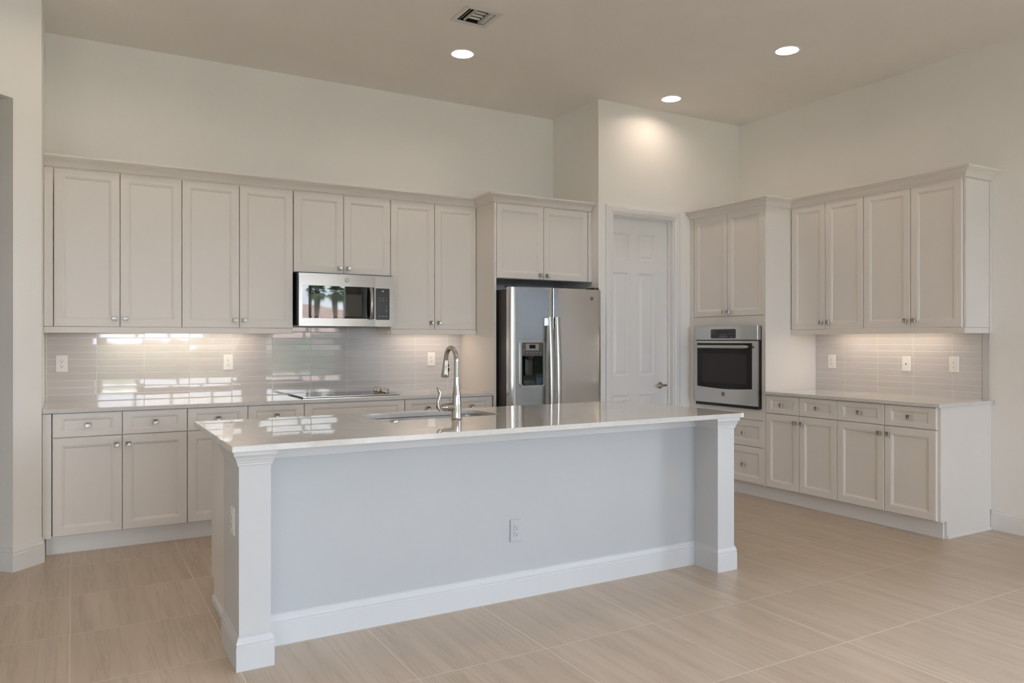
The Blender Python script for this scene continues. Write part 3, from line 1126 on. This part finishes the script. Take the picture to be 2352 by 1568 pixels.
# ---- refrigerator
FX0, FX1, FYF = 3.014, 3.913, 5.255
fr = thing('refrigerator', 'stainless side-by-side refrigerator with dispenser in a white cabinet surround', 'refrigerator', (3.46, 5.7, 0))
MB().box(FX0 + .004, FX1 - .004, 5.335, 6.02, .02, 1.752, .006).build('case', 'darkgrey', fr)
MB().box(FX0 + .03, FX1 - .03, 5.31, 5.36, .0, .075).build('toe_grille', 'black', fr)
XS = 3.4085
MB().box(XS - .02, XS + .02, 5.3285, 5.3345, .09, 1.75).build('door_gasket', 'black', fr)
def fridge_door(a, b, hole=None):
    """slightly bowed door with rounded vertical edges, built from plan sections"""
    za, zb = .085, 1.768
    ra = .022 if a == FX0 else .007
    rb = .022 if b == FX1 else .007
    bow = .010
    def fy_(x):
        t_ = (x - FX0) / (FX1 - FX0) * 2 - 1
        return FYF + bow * t_ * t_
    n = 12
    out = []
    out.append((a, 5.328))
    out.append((a, fy_(a) + ra))
    for q in range(1, 6):
        g = math.pi / 2 * q / 6
        out.append((a + ra - ra * math.cos(g), fy_(a) + ra - ra * math.sin(g)))
    for q in range(n + 1):
        x = a + ra + (b - a - ra - rb) * q / n
        out.append((x, fy_(x)))
    for q in range(1, 6):
        g = math.pi / 2 * (6 - q) / 6
        out.append((b - rb + rb * math.cos(g), fy_(b) + rb - rb * math.sin(g)))
    out.append((b, fy_(b) + rb))
    out.append((b, 5.328))
    return out, za, zb
for nm_, a, b in (('freezer_door', FX0, XS - .0035), ('fridge_door', XS + .0035, FX1)):
    out, za, zb = fridge_door(a, b)
    mb = MB()
    inset = [(x + (.004 if x < (a + b) / 2 else -.004) * (1 if (x < a + .03 or x > b - .03) else 0), y + (.004 if y < 5.32 else 0)) for x, y in out]
    if nm_ == 'fridge_door':
        mb.quad_loops([[(x, y, za) for x, y in inset], [(x, y, za + .004) for x, y in out], [(x, y, zb - .004) for x, y in out], [(x, y, zb) for x, y in inset]], smooth=True)
        fd = mb.build(nm_, 'steel', fr)
    else:
        hx0, hx1, hz0, hz1 = 3.112, 3.318, .975, 1.322
        # full door, the dispenser sits on it as a framed recess: build door as stacked bands with a pocket
        lo = [[(x, y, za) for x, y in inset], [(x, y, za + .004) for x, y in out], [(x, y, hz0) for x, y in out]]
        hi = [[(x, y, hz1) for x, y in out], [(x, y, zb - .004) for x, y in out], [(x, y, zb) for x, y in inset]]
        mb.quad_loops(lo, smooth=True)
        mb.quad_loops(hi, smooth=True)
        bow_y = lambda x: FYF + .010 * (((x - FX0) / (FX1 - FX0) * 2 - 1) ** 2)
        left = [p for p in out if p[0] < hx0] 
        left = left + [(hx0, bow_y(hx0)), (hx0, 5.328)]
        right = [(hx1, 5.328), (hx1, bow_y(hx1))] + [p for p in out if p[0] > hx1]
        for lst in (left, right):
            mb.quad_loops([[(x, y, hz0) for x, y in lst], [(x, y, hz1) for x, y in lst]], cap0=False, cap1=False, smooth=True)
        mb.box(hx0 - .002, hx1 + .002, 5.320, 5.328, hz0, hz1)
        fz = mb.build(nm_, 'steel', fr)
MB().box(FX0 + .02, FX0 + .075, 5.275, 5.40, 1.7685, 1.785, .003).build('hinge_cover', 'darkgrey', fr)
MB().box(FX1 - .075, FX1 - .02, 5.275, 5.40, 1.7685, 1.785, .003).build('hinge_cover', 'darkgrey', fr)
# dispenser
mpF = BK(FYF + .004)
dp = MB()
dp.prism(rrect(3.098, 3.334, .961, 1.338, .028, 6), [rrect(3.113, 3.317, .976, 1.321, .014, 6)], lambda a, b, d: mpF(a, b, d), -.004, .007)
disp = dp.build('dispenser', 'steel_dark', fz)
dd_ = MB()
dd_.box(3.113, 3.317, FYF - .001, FYF + .05, 1.212, 1.321)
dd_.build('control_panel', 'panelgrey', disp)
cvm = MB()
cvm.box(3.113, 3.317, FYF + .052, FYF + .058, .976, 1.212)
cvm.box(3.113, 3.118, FYF + .002, FYF + .052, .976, 1.212)
cvm.box(3.312, 3.317, FYF + .002, FYF + .052, .976, 1.212)
cvm.box(3.118, 3.312, FYF + .002, FYF + .052, .976, .986)
cvm.build('cavity', 'blackglass', disp)
MB().box(3.151, 3.274, FYF - .0025, FYF - .0005, 1.258, 1.311, .001).build('display_frame', 'lcdgrey', disp)
MB().box(3.184, 3.241, FYF - .004, FYF - .0027, 1.273, 1.302).build('screen', 'blackglass', disp)
sp = MB()
sp.lathe([(.030, 0), (.034, -.006), (.030, -.022), (.018, -.034)], (3.205, FYF + .028, 1.212), 'z', 24)
sp.box(3.165, 3.235, FYF + .030, FYF + .040, 1.055, 1.190, .006)
sp.build('spout_paddle', 'darkgrey', disp)
ic = MB()
for k in range(5):
    u = 3.165 + k * .031
    ic.box(u - .007, u + .007, FYF - .0022, FYF - .0010, 1.236, 1.2395)
for k, z in enumerate((1.300, 1.262, 1.250, 1.236)):
    ic.box(3.126, 3.136, FYF - .0022, FYF - .0010, z, z + .004)
ic.build('control_legend', 'marking', disp)
# handles
def fridge_handle(u, parent):
    z0, z1 = .36, 1.530
    path, rr = [], []
    for k in range(15):
        s = k / 14
        z = z0 + (z1 - z0) * s
        bow = math.sin(math.pi * s)
        path.append((u, FYF - .040 - .026 * bow, z))
    hb_ = MB().tube(path, .0215, 16, squash=((1, 0, 0), .42))
    h = hb_.build('handle', 'steel_dark', parent)
    for z in (z0 + .035, z1 - .040):
        MB().box(u - .0145, u + .0145, FYF - .038, FYF + .006, z - .035, z + .035, .004).build('handle_mount', 'chrome', h)
fridge_handle(3.363, fz)
fridge_handle(3.432, fd)
emblem(fd, BK(FYF + .0050), 3.806, 1.691, .0165, 0, 'badge', 'nickel')

# ---- microwave
MY = 5.690
mw = thing('microwave', 'stainless over-the-range microwave with glossy black window above the cooktop', 'microwave', (1.82, 5.9, 1.445))
MX0, MX1, MZ0, MZ1 = 1.4525, 2.198, 1.4465, 1.8415
MB().box(1.4495, 2.2005, MY + .042, 6.084, 1.452, 1.8485, .003).build('case', 'black', mw)
mpM = BK(MY + .030)
XSPL = 2.044
dmb = MB()
def bowed(mb, a, b, z0, z1, hole, hz, y_edge, y_mid):
    """panel with a gently bowed face and a rectangular cut"""
    n = 16
    fy_ = lambda x: y_edge - (y_edge - y_mid) * (1 - ((x - 1.8) / .36) ** 2) if abs(x - 1.8) < .36 else y_edge
    xs = sorted(set([a + (b - a) * k / n for k in range(n + 1)] + list(hole)))
    def strip(x0, x1, z0_, z1_):
        pts = [x for x in xs if x0 - 1e-9 <= x <= x1 + 1e-9]
        lo_ = [(x, fy_(x), 0) for x in pts]
        lp = lo_ + [(x1, MY + .040, 0), (x0, MY + .040, 0)]
        mb.quad_loops([[(p[0], p[1], z0_) for p in lp], [(p[0], p[1], z1_) for p in lp]])
    strip(a, b, z0, hz[0])
    strip(a, b, hz[1], z1)
    strip(a, hole[0], hz[0], hz[1])
    strip(hole[1], b, hz[0], hz[1])
    return fy_
WX0, WX1, WZ0, WZ1 = 1.478, 2.036, 1.505, 1.750
fyM = bowed(dmb, MX0, XSPL - .001, MZ0, MZ1, (WX0, WX1), (WZ0, WZ1), MY + .004, MY - .004)
md = dmb.build('door', 'steel_side', mw)
MB().box(WX0 - .001, WX1 + .001, MY + .0045, MY + .038, WZ0 - .001, WZ1 + .001, .0008).build('window', 'blackglass', md)
MB().box(1.532, 1.935, MY + .0036, MY + .0044, 1.522, 1.690).build('window_screen', 'mwscreen', md)
hp_ = []
for k in range(11):
    s = k / 10
    hp_.append((2.004, MY - .020 - .022 * math.sin(math.pi * s), 1.502 + .246 * s))
hh = MB().tube(hp_, .0135, 12, squash=((1, 0, 0), .55)).build('handle', 'steel_side', md)
for z in (1.512, 1.738):
    MB().box(1.995, 2.013, MY - .024, MY + .010, z - .010, z + .010, .002).build('handle_mount', 'black', hh)
emblem(md, BK(MY - .004), 1.817, 1.797, .0185, 0, 'steel_side', 'badgeline')
cp = MB()
cp.prism([(XSPL + .001, MZ0), (MX1, MZ0), (MX1, MZ1), (XSPL + .001, MZ1)], [rrect(XSPL + .004, 2.163, 1.499, 1.745, .008, 4)], lambda a, b, d: (a, d, b), MY + .004, MY + .040)
cpo = cp.build('control_fascia', 'steel_side', mw)
MB().prism(rrect(XSPL + .0035, 2.1635, 1.4985, 1.7455, .008, 4), [], lambda a, b, d: (a, d, b), MY + .0045, MY + .038).build('keypad', 'blackglass', cpo)
mk = MB()
mpk = BK(MY + .0044)
for r_, z in enumerate((1.667, 1.650)):
    for k in range(3):
        mk.box(2.074 + k * .026, 2.090 + k * .026, MY + .0036, MY + .0044, z, z + .003)
rowz = (1.612, 1.596, 1.580, 1.564)
for r_, row in enumerate(('123', '456', '789', '0')):
    for k, ch in enumerate(row):
        text_into(mk, ch, .0085, mpk, 2.075 + k * .0185, rowz[r_], .0004)
    mk.box(2.128, 2.142, MY + .0036, MY + .0044, rowz[r_] - .0015, rowz[r_] + .0015)
for k in range(3):
    mk.box(2.074 + k * .026, 2.088 + k * .026, MY + .0036, MY + .0044, 1.528, 1.531)
    mk.box(2.076 + k * .026, 2.086 + k * .026, MY + .0036, MY + .0044, 1.522, 1.5245)
mk.build('key_legend', 'marking', cpo)
dg_ = MB()
text_into(dg_, 'PF', .016, mpk, 2.108, 1.722, .0004)
dg_.build('clock_digits', 'digits', cpo)
for gx in (1.47, 2.00):
    MB().box(gx, gx + .16, MY + .06, MY + .20, 1.4475, 1.4519, .001).build('grease_filter', 'steel', mw)
MB().box(1.66, 1.97, MY + .045, MY + .12, 1.4455, 1.4519, .001).build('light_cover', 'blackglass', mw)

# ---- cooktop
ck_ = thing('cooktop', 'black glass electric cooktop with four knobs on the back countertop', 'cooktop', (1.845, 5.82, CT1))
CKX = (1.457, 2.228, 5.598, 6.050)
MB().box(CKX[0] + .02, CKX[1] - .02, CKX[2] + .02, CKX[3] - .015, CT1 + .0003, CT1 + .0038).build('cooktop_tray', 'darkgrey', ck_)
MB().box(CKX[0], CKX[1], CKX[2], CKX[3], CT1 + .004, CT1 + .0095, .0015).build('cooktop_glass', 'blackglass', ck_)
MB().box(CKX[0], CKX[1], CKX[2] - .004, CKX[2] - .0003, CT1 + .003, CT1 + .0095, .001).build('edge_trim', 'steel', ck_)
zk = CT1 + .0096
for kx, ky in ((2.150, 5.965), (2.148, 5.885), (2.165, 5.825), (2.160, 5.755)):
    kn = MB().lathe([(.017, 0), (.020, .003), (.020, .008), (.0185, .010), (.0185, .030), (.017, .033), (.0005, .033)], (kx, ky, zk), 'z', 24).build('control_knob', 'chrome', ck_)
bmk = MB()
for bx, by, br_ in ((1.62, 5.73, .10), (1.62, 5.93, .075), (1.95, 5.73, .075), (1.93, 5.93, .10)):
    bmk.prism(circle((bx, by), br_, 40), [circle((bx, by), br_ - .003, 40)], XY, zk - .00005, zk + .00025)
bmk.build('burner_print', 'lcdgrey', ck_)

# ---- wall oven (faces -X); u = world y
OX = 4.968
ov = thing('wall_oven', 'stainless built-in wall oven with dark window in the corner tower', 'oven', (5.3, 4.89, .755))
mpO = RT(OX + .02)
OY0, OY1 = 4.5125, 5.2655
MB().box(5.018, 5.58, 4.52, 5.256, .765, 1.455, .002).build('case', 'black', ov)
MB().box(4.990, 5.013, OY0 + .001, OY1 - .001, .7545, 1.466, .001).build('mounting_frame', 'black', ov)
MB().box(4.992, 5.0135, OY0 - .003, OY1, .752, .7605).build('bottom_trim', 'steel', ov)
cpl = MB().box(OX, 5.013, OY0, OY1, 1.3425, 1.467, .003).build('control_panel', 'steel', ov)
kp = MB().prism(rrect(4.755, 5.050, 1.356, 1.437, .010, 4), [], lambda a, b, d: (d, a, b), OX - .0012, OX + .001).build('touch_panel', 'blackglass', cpl)
mk = MB()
for uu, zz in ((5.03, 1.415), (5.005, 1.415), (5.03, 1.396), (5.005, 1.396), (4.83, 1.418), (4.80, 1.418), (4.775, 1.418), (4.83, 1.398), (4.80, 1.398), (4.775, 1.398), (4.80, 1.370)):
    mk.box(OX - .002, OX - .0012, uu - .007, uu + .007, zz - .0018, zz + .0018)
for k in range(8):
    for zz in (1.388, 1.372):
        mk.box(OX - .002, OX - .0012, 4.855 + k * .013 - .0035, 4.855 + k * .013 + .0035, zz - .0025, zz + .0025)
mk.build('touch_legend', 'lcdgrey', kp)
# door with window
odm = MB()
wl, wr, wb, wtop = 5.226, 4.573, .925, 1.315
sag = [(wr + (wl - wr) * k / 12, wb - .014 * math.sin(math.pi * k / 12)) for k in range(13)]
win = [(wl, wtop), (wr, wtop)] + sag
odm.prism([(OY0 + .004, .783), (OY1 - .004, .783), (OY1 - .004, 1.335), (OY0 + .004, 1.335)], [win], lambda a, b, d: (d, a, b), OX + .002, OX + .020)
od = odm.build('door', 'steel', ov)
winp = MB().prism([(wl, wtop), (wr, wtop)] + sag, [], lambda a, b, d: (d, a, b), OX + .0035, OX + .0195).build('window', 'ovenglass', od)
MB().box(OX + .0028, OX + .0034, 4.635, 5.165, .963, 1.222).build('window_screen', 'ovenscreen', od)
hq = MB().tube([(OX - .036, 4.580, 1.283), (OX - .042, 4.592, 1.283), (OX - .046, 4.615, 1.283), (OX - .048, 4.89, 1.283), (OX - .046, 5.185, 1.283), (OX - .042, 5.208, 1.283), (OX - .036, 5.220, 1.283)], [.005, .012, .0145, .0145, .0145, .012, .005], 16).build('handle', 'steel_dark', od)
for yy in (4.620, 5.180):
    MB().box(OX - .044, OX + .0045, yy - .010, yy + .010, 1.274, 1.292, .003).build('handle_mount', 'steel_dark', hq)
emblem(od, RT(OX + .002), 4.905, .866, .019, 0, 'badge', 'nickel', -1)


# ------------------------------------------------------------------ outlets and plates
def outlet(name, label, cat, mp, u, v, kind='decora', group='wall outlets', w=.0715, h=.1155, mat='plate'):
    p = mp(u, v, 0)
    o = thing(name, label, cat, p, group)
    mb = MB()
    lp = []
    for ins, n in ((0, .0003), (0, .003), (.003, .0062)):
        lp.append([mp(u + a, v + b, n) for a, b in rrect(-w / 2 + ins, w / 2 - ins, -h / 2 + ins, h / 2 - ins, .004, 3)])
    mb.quad_loops(lp)
    mb.build('cover_plate', mat, o)
    if kind == 'phone':
        mb = MB()
        plate(mb, mp, rrect(u - .008, u + .008, v - .008, v + .008, .002, 3), .0062, .0078)
        mb.build('jack', 'plate', o)
        mb = MB()
        plate(mb, mp, rrect(u - .005, u + .005, v - .005, v + .004, .001, 3), .0079, .0083)
        mb.build('jack_hole', 'slot', o)
        return o
    mb = MB()
    plate(mb, mp, rrect(u - .0165, u + .0165, v - .0335, v + .0335, .003, 3), .0062, .0082)
    rc = mb.build('receptacle', mat, o)
    mb = MB()
    for c in (.0175, -.0150):
        plate(mb, mp, rrect(u - .0072, u - .0052, v + c - .004, v + c + .005, .0005, 2), .0083, .0086)
        plate(mb, mp, rrect(u + .0052, u + .0072, v + c - .003, v + c + .004, .0005, 2), .0083, .0086)
        plate(mb, mp, circle((u, v + c - .0105), .0028, 10), .0083, .0086)
    mb.build('socket_slots', 'slot', rc)
    sc_ = MB()
    for c in (.048, -.048):
        plate(sc_, mp, circle((u, v + c), .0025, 10), .0062, .0068)
    sc_.build('plate_screws', mat, o)
    return o
mb_ = BK(6.0848)
outlet('power_outlet', 'white outlet on the back wall tile nearest the left wall', 'outlet', mb_, -.067, 1.178)
outlet('power_outlet', 'white outlet on the back wall tile left of the cooktop', 'outlet', mb_, 1.020, 1.172)
outlet('power_outlet', 'white outlet on the back wall tile behind the faucet', 'outlet', mb_, 2.692, 1.175)
mr_ = RT(XW - .0087)
outlet('power_outlet', 'white outlet on the right wall tile nearest the oven tower', 'outlet', mr_, 4.303, 1.158)
outlet('phone_plate', 'white phone jack plate in the middle of the right wall tile', 'wall plate', mr_, 3.627, 1.155, 'phone')
outlet('power_outlet', 'white outlet near the right end of the right wall tile', 'outlet', mr_, 3.255, 1.160)
outlet('power_outlet', 'white outlet low on the front panel of the island', 'outlet', BK(IP - .0002), 1.9915, .353, mat='island')
outlet('power_outlet', 'white outlet on the left side of the island corner column', 'outlet', RT(.5808), 3.338, .586, mat='trim')


# ------------------------------------------------------------------ ceiling lights and vent
def ceiling_light(label):
    o = thing('ceiling_light', label, 'light', (0, 0, CEIL), 'recessed ceiling lights')
    MB().quad_loops([[(x, y, CEIL - z) for x, y in circle((0, 0), r, 40)] for r, z in ((.0790, .0005), (.0795, .004), (.086, .006), (.098, .003), (.100, .0005))], cap0=False, cap1=False, smooth=True).build('trim_ring', 'plate', o)
    MB().quad_loops([[(x, y, z) for x, y in circle((0, 0), r, 40)] for r, z in ((.0795, CEIL - .002), (.070, CEIL + .010), (.056, CEIL + .022), (.0555, CEIL + .040), (.081, CEIL + .040), (.0812, CEIL + .0))], cap0=False, cap1=False, smooth=True).build('reflector', 'can', o)
    MB().lathe([(.0005, CEIL + .019), (.03, CEIL + .020), (.054, CEIL + .024), (.054, CEIL + .030), (.0005, CEIL + .030)], (0, 0, 0), 'z', 36).build('lens', 'lens', o)
    return o
LAB = ['glowing round recessed ceiling light nearest the square air vent',
       'glowing round recessed ceiling light furthest right, in front of the oven tower',
       'glowing round recessed ceiling light just in front of the pantry door wall',
       'recessed ceiling light above the island, out of the picture',
       'recessed ceiling light above the left end of the island, out of the picture',
       'recessed ceiling light above the leftmost base cabinets, out of the picture',
       'recessed ceiling light in front of the angled wall, out of the picture',
       'recessed ceiling light in the living area, out of the picture',
       'recessed ceiling light near the right wall, out of the picture',
       'recessed ceiling light by the middle glass doors, out of the picture',
       'recessed ceiling light by the right glass doors, out of the picture',
       'recessed ceiling light by the left glass doors, out of the picture',
       'added ceiling fill light right behind the photographer, out of the picture',
       'added ceiling fill light at the far left of the hall wall, out of the picture',
       'added ceiling fill light at the far left of the living area, out of the picture',
       'added ceiling fill light midway to the glass doors, out of the picture',
       'added ceiling fill light closest to the middle glass doors, out of the picture',
       'added ceiling fill light closest to the left glass doors, out of the picture']
first = ceiling_light(LAB[0])
for k, (x, y) in enumerate(CANS):
    o = first if k == 0 else copy_tree(first)
    o.location = (x, y, CEIL)
    o['label'] = LAB[k]
# the first was built with its parts around the origin of its own root
for ch in first.children:
    pass

vt = thing('air_vent', 'square white ceiling air register with angled louvres', 'vent', ((VENT[0] + VENT[1]) / 2, (VENT[2] + VENT[3]) / 2, CEIL))
vx0, vx1, vy0, vy1 = VENT
MB().prism([(vx0, vy0), (vx1, vy0), (vx1, vy1), (vx0, vy1)], [[(vx0 + .033, vy0 + .033), (vx1 - .033, vy0 + .033), (vx1 - .033, vy1 - .033), (vx0 + .033, vy1 - .033)]], XY, CEIL - .005, CEIL - .0004).build('vent_frame', 'vent', vt)
MB().prism([(vx0 + .023, vy0 + .023), (vx1 - .023, vy0 + .023), (vx1 - .023, vy1 - .023), (vx0 + .023, vy1 - .023)], [], XY, CEIL + .10, CEIL + .11).build('duct_back', 'black', vt)
dw = MB()
for a, b, c_, d_ in ((vx0 + .0225, vx0 + .0255, vy0 + .023, vy1 - .023), (vx1 - .0255, vx1 - .0225, vy0 + .023, vy1 - .023), (vx0 + .023, vx1 - .023, vy0 + .0225, vy0 + .0255), (vx0 + .023, vx1 - .023, vy1 - .0255, vy1 - .0225)):
    dw.box(a, b, c_, d_, CEIL - .0004, CEIL + .10)
dw.build('duct_collar', 'darkgrey', vt)
# louvres: a middle bank blowing towards the room, outer banks sideways
def slat(mb, p0, p1, out, w, drop):
    p0, p1 = Vector(p0), Vector(p1)
    o = Vector(out)
    lp = []
    for q in range(5):
        s = q / 4
        off = o * (w * s) + Vector((0, 0, -drop * (s ** 1.6)))
        lp.append((p0 + off, p1 + off))
    up = [a for a, b in lp], [b for a, b in lp]
    t_ = o.normalized() * .0012
    ring0 = [tuple(a) for a in up[0]] + [tuple(a + t_) for a in reversed(up[0])]
    ring1 = [tuple(a) for a in up[1]] + [tuple(a + t_) for a in reversed(up[1])]
    mb.quad_loops([ring0, ring1])
xa, xb = vx0 + .090, vx1 - .075
for k in range(4):
    y = vy0 + .050 + k * .044
    s_ = MB()
    slat(s_, (xa, y, CEIL + .020), (xb, y, CEIL + .020), (0, 1, 0), .010, .011)
    s_.build('louvre', 'vent', vt)
for x, dx in ((vx0 + .045, -1), (vx0 + .068, -1), (vx1 - .062, 1), (vx1 - .045, 1)):
    s_ = MB()
    slat(s_, (x, vy0 + .034, CEIL + .012), (x, vy1 - .034, CEIL + .012), (dx, 0, 0), .018, .014)
    s_.build('louvre', 'vent', vt)
dv_ = MB()
for x in (xa - .004, xb + .004):
    dv_.box(x - .001, x + .001, vy0 + .033, vy1 - .033, CEIL - .006, CEIL + .014)
dv_.build('divider', 'vent', vt)

# ------------------------------------------------------------------ the garden seen in reflections
dk = MB().prism([(-9, -11.5), (12, -11.5), (12, 3), (XW + .2, 3), (XW + .2, Y_FRONT - .2), (-9, Y_FRONT - .2)], [], XY, -.14, -.03)
o = dk.build('patio', 'deck')
o['kind'] = 'structure'
lw = MB().prism([(-60, -95), (60, -95), (60, 12), (12, 12), (12, -11.5), (-60, -11.5)], [], XY, -.3, -.12)
o = lw.build('lawn', 'lawn')
o['kind'] = 'structure'
random.seed(4)
hg = MB()
bm = bmesh.new()
bmesh.ops.create_grid(bm, x_segments=120, y_segments=14, size=1)
for v in bm.verts:
    x = v.co.x * 20
    tt = (v.co.y + 1) / 2 * math.pi
    r_ = 1 + random.uniform(-.16, .16)
    v.co = Vector((x + random.uniform(-.08, .08), -19.0 + math.cos(tt) * .8 * r_, max(-.119, -.15 + math.sin(tt) ** .5 * 1.25 * r_)))
hg.add_bm(bm, True)
tag(hg.build('hedge', 'hedge'), 'clipped green hedge at the end of the lawn, seen only in reflections', 'hedge')
hs_ = thing('neighbour_house', 'beige house with pinkish tiled hip roof, seen reflected in the microwave door', 'house', (22, -66, -.119))
MB().box(11, 33, -72, -60, -.119, 2.3).build('house_wall', 'stucco', hs_)
MB().quad_loops([[(10, -73, 2.2), (34, -73, 2.2), (34, -59, 2.2), (10, -59, 2.2)], [(10, -73, 2.4), (34, -73, 2.4), (34, -59, 2.4), (10, -59, 2.4)], [(16, -66.3, 5.0), (21, -66.3, 5.0), (21, -65.7, 5.0), (16, -65.7, 5.0)]]).build('house_roof', 'roof', hs_)


def palm(label, x, y, h, seed):
    rnd = random.Random(seed)
    p = thing('palm_tree', label, 'palm', (x, y, -.119), 'palms in the garden')
    path = [(x + .05 * math.sin(i * .8 + seed), y, -.119 + (h + .119) * i / 8) for i in range(9)]
    MB().tube(path, [.20, .17, .15, .14, .14, .15, .18, .22, .16], 12).build('trunk', 'bark', p)
    fm = MB()
    top = Vector((x, y, h))
    for k in range(42):
        az_ = rnd.uniform(0, 2 * math.pi)
        el = rnd.uniform(-.9, 1.2)
        L = rnd.uniform(.62, .85)
        d = Vector((math.cos(az_) * math.cos(el), math.sin(az_) * math.cos(el), math.sin(el)))
        side = d.cross(Vector((0, 0, 1))).normalized()
        hub_ = top + d * L * .45
        for j in range(11):
            a = (j - 5) / 5 * 1.15
            dl = (d * math.cos(a) + side * math.sin(a)).normalized()
            tip = hub_ + dl * L * .62 + Vector((0, 0, -.18))
            mid = hub_ + dl * L * .32
            w = side * math.cos(a) - d * math.sin(a)
            w = w.normalized() * .028
            b0 = len(fm.v)
            fm.v += [tuple(hub_), tuple(mid + w), tuple(tip), tuple(mid - w), tuple(mid + Vector((0, 0, .02)))]
            fm.f += [(b0, b0 + 1, b0 + 4), (b0 + 1, b0 + 2, b0 + 4), (b0 + 2, b0 + 3, b0 + 4), (b0 + 3, b0, b0 + 4)]
            fm.sm += [False] * 4
        fm.tube([tuple(top), tuple(hub_)], .014, 5)
    fm.build('fronds', 'frond', p)
palm('fan palm with ragged crown, reflected at the left of the microwave door', 14.3, -40.0, 4.7, 2)
palm('fan palm with ragged crown, reflected in the middle of the microwave door', 16.5, -43.0, 4.8, 5)
palm('fan palm with ragged crown, reflected next to the window edge in the microwave door', 18.5, -47.0, 5.0, 9)
